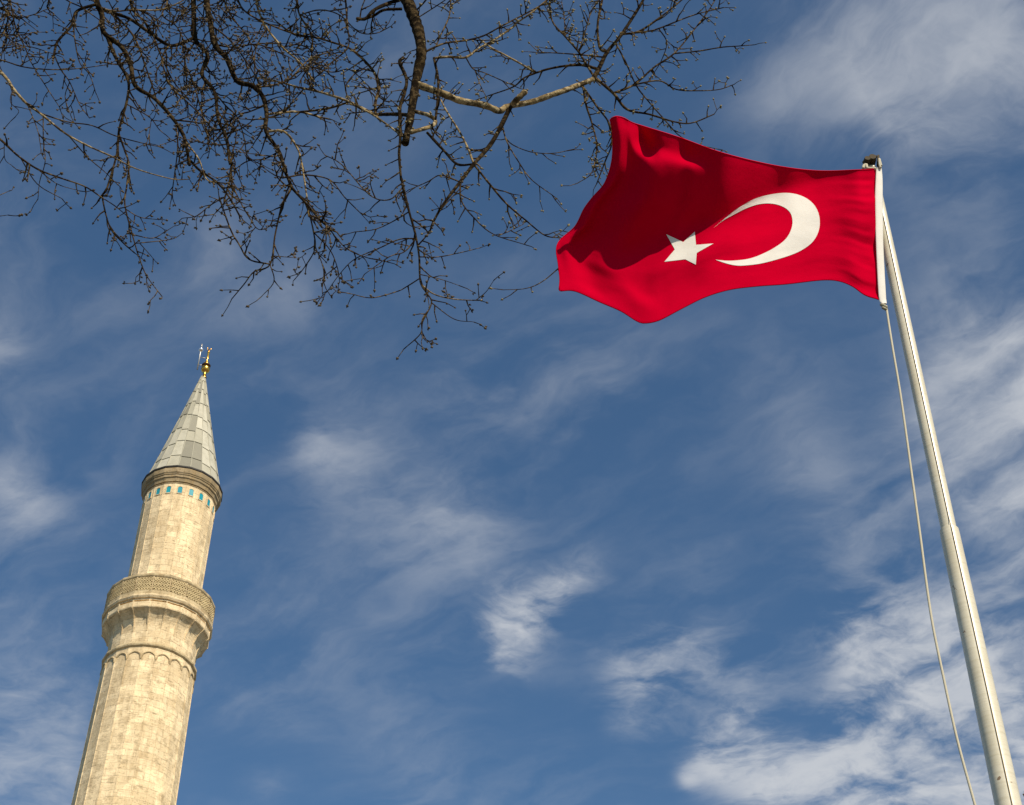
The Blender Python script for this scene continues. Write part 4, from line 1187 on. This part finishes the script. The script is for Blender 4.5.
trace(N, z3((612, 36), (540, 40), (500, 62), (462, 76)), 3.4, 2.6, 12.2, 12.3, m=0, dens=.3, tl=.25)
trace(N, z3((440, 72), (450, 30), (470, -20)), 1.6, 1.2, 12.4, 12.5, m=2, dens=.5, tl=.3)
P = trace(N, [(160, -40)] + z2((150, 0), (130, 60), (190, 110), (230, 200)), 2.0, 1.1, 12.6, 12.8, m=2, dens=1.1, tl=.4, lvl=2, parent=False)
hook(N, P, 'over', .022)
P = trace(N, [(225, -40)] + z2((380, 0), (420, 80), (480, 160), (500, 260)), 2.0, 1.1, 13, 13, m=2, dens=1.1, tl=.4, lvl=2, parent=False)
hook(N, P, 'over', .022)
P = trace(N, [(140, -40)] + z1((520, 0), (600, 60), (690, 100), (750, 40)), 1.8, 1.1, 12.4, 12.6, m=2, dens=1, tl=.38, lvl=2, parent=False)
hook(N, P, 'over', .022)
finish(N)

# ------------------------------------------------------------------ blossom tree whose shoot tips show at the lower right edge
m_tb = bark('young_bark', (.07, .05, .035), (.12, .09, .06), (.18, .15, .1), .3)
def leafmat(name, c1, c2):
    m, nb, p = mat(name)
    nb.put(p.inputs['Base Color'], nb.mix(nb.noise(nb.n('ShaderNodeTexCoord').outputs['Object'], 6, 2), c1 + (1,), c2 + (1,))); p.inputs['Roughness'].default_value = .6
    return m
m_leaf = leafmat('young_leaf', (.05, .085, .015), (.12, .15, .03)); m_blo = leafmat('pink_blossom', (.35, .05, .16), (.24, .03, .1))
tip1, tip2 = at(1022, 794, 13.0), at(1026, 727, 13.0)
jt = empty('blossom_tree', (6.0, 13.2, 0), 'small tree with pink blossom and green leaf tips at the lower right edge', 'tree')
J0 = np.array([6.0, 13.2, 0])
tk = MB(); tk.tube([np.array(q) for q in catmull([(0, 0, 0), (.1, 0, 2), (-.1, .1, 4.2), (0, 0, 6)], 4)], list(np.linspace(.16, .07, 13)), 12)
ends = []
while len(ends) < 60:
    a = trng.uniform(0, 6.28); rr = 1.5 * trng.random() ** .5; zz_ = trng.uniform(4.6, 8.0)
    e = np.array([rr * math.cos(a), rr * math.sin(a), zz_]); d = e + J0 - EYE
    if W / 2 + F * (d @ rt) / (d @ fw) > 1050: ends.append(e)
ends += [tip1 - J0 + (.01, 0, 0), tip1 - J0 + (.06, .02, -.12), tip2 - J0 + (.0, 0, 0)]
cw, lf = MB(), MB()
for e in ends:
    a = np.array([0, 0, trng.uniform(3.6, 6.0)]); pts = catmull([a, a * .5 + e * .5 + np.array([0, 0, .35]) * trng.random(), e], 5)
    cw.tube(pts, list(np.linspace(.03, .006, len(pts))), 5)
    PA = np.array(pts); tip = any(e is z_ for z_ in ends[-3:])
    along = lambda t: np.array([np.interp(t * (len(PA) - 1), range(len(PA)), PA[:, k_]) for k_ in range(3)])
    sprays = [(along(t), nrm(np.array([trng.gauss(0, 1), trng.gauss(0, 1), trng.gauss(.3, .6)])) * trng.uniform(.08, .28)) for t in np.linspace(.3, .93, 9)]
    for o_, d_ in sprays:
        if tip: d_[0] = abs(d_[0]) + .05
        cw.tube([o_, o_ + d_ * .5 + (0, 0, .01), o_ + d_], [.006, .005, .003], 4)
    for c in range(110 if tip else 60):
        if tip and c < 14 and e is not ends[-2]: q = pts[-1] + np.array([abs(trng.gauss(0, .03)), trng.gauss(0, .03), trng.gauss(-.03, .035)])
        elif c % 3: o_, d_ = trng.choice(sprays); q = o_ + d_ * trng.uniform(.1, 1.05) + np.array([trng.gauss(0, .02) for _ in range(3)])
        else: q = along(.25 + .7 * trng.random()) + np.array([abs(trng.gauss(0, .025)), trng.gauss(0, .025), trng.gauss(0, .025)])
        d = nrm(np.array([trng.gauss(0, 1) for _ in range(3)])); s_ = nrm(np.cross(d, [trng.gauss(0, 1) for _ in range(3)]))
        L = trng.uniform(.03, .06)
        lf.cur = 1 if trng.random() < .45 else 0
        up_ = np.cross(d, s_) * L * .15
        k = lf.add([q, q + d * L * .5 + s_ * L * .3 + up_, q + d * L, q + d * L * .5 - s_ * L * .3 + up_]); lf.face((k, k + 1, k + 2)); lf.face((k, k + 2, k + 3))
tk.build('trunk', m_tb, jt, True)
cro = cw.build('crown', m_tb, jt, True)
lf.build('foliage', [m_leaf, m_blo], cro)
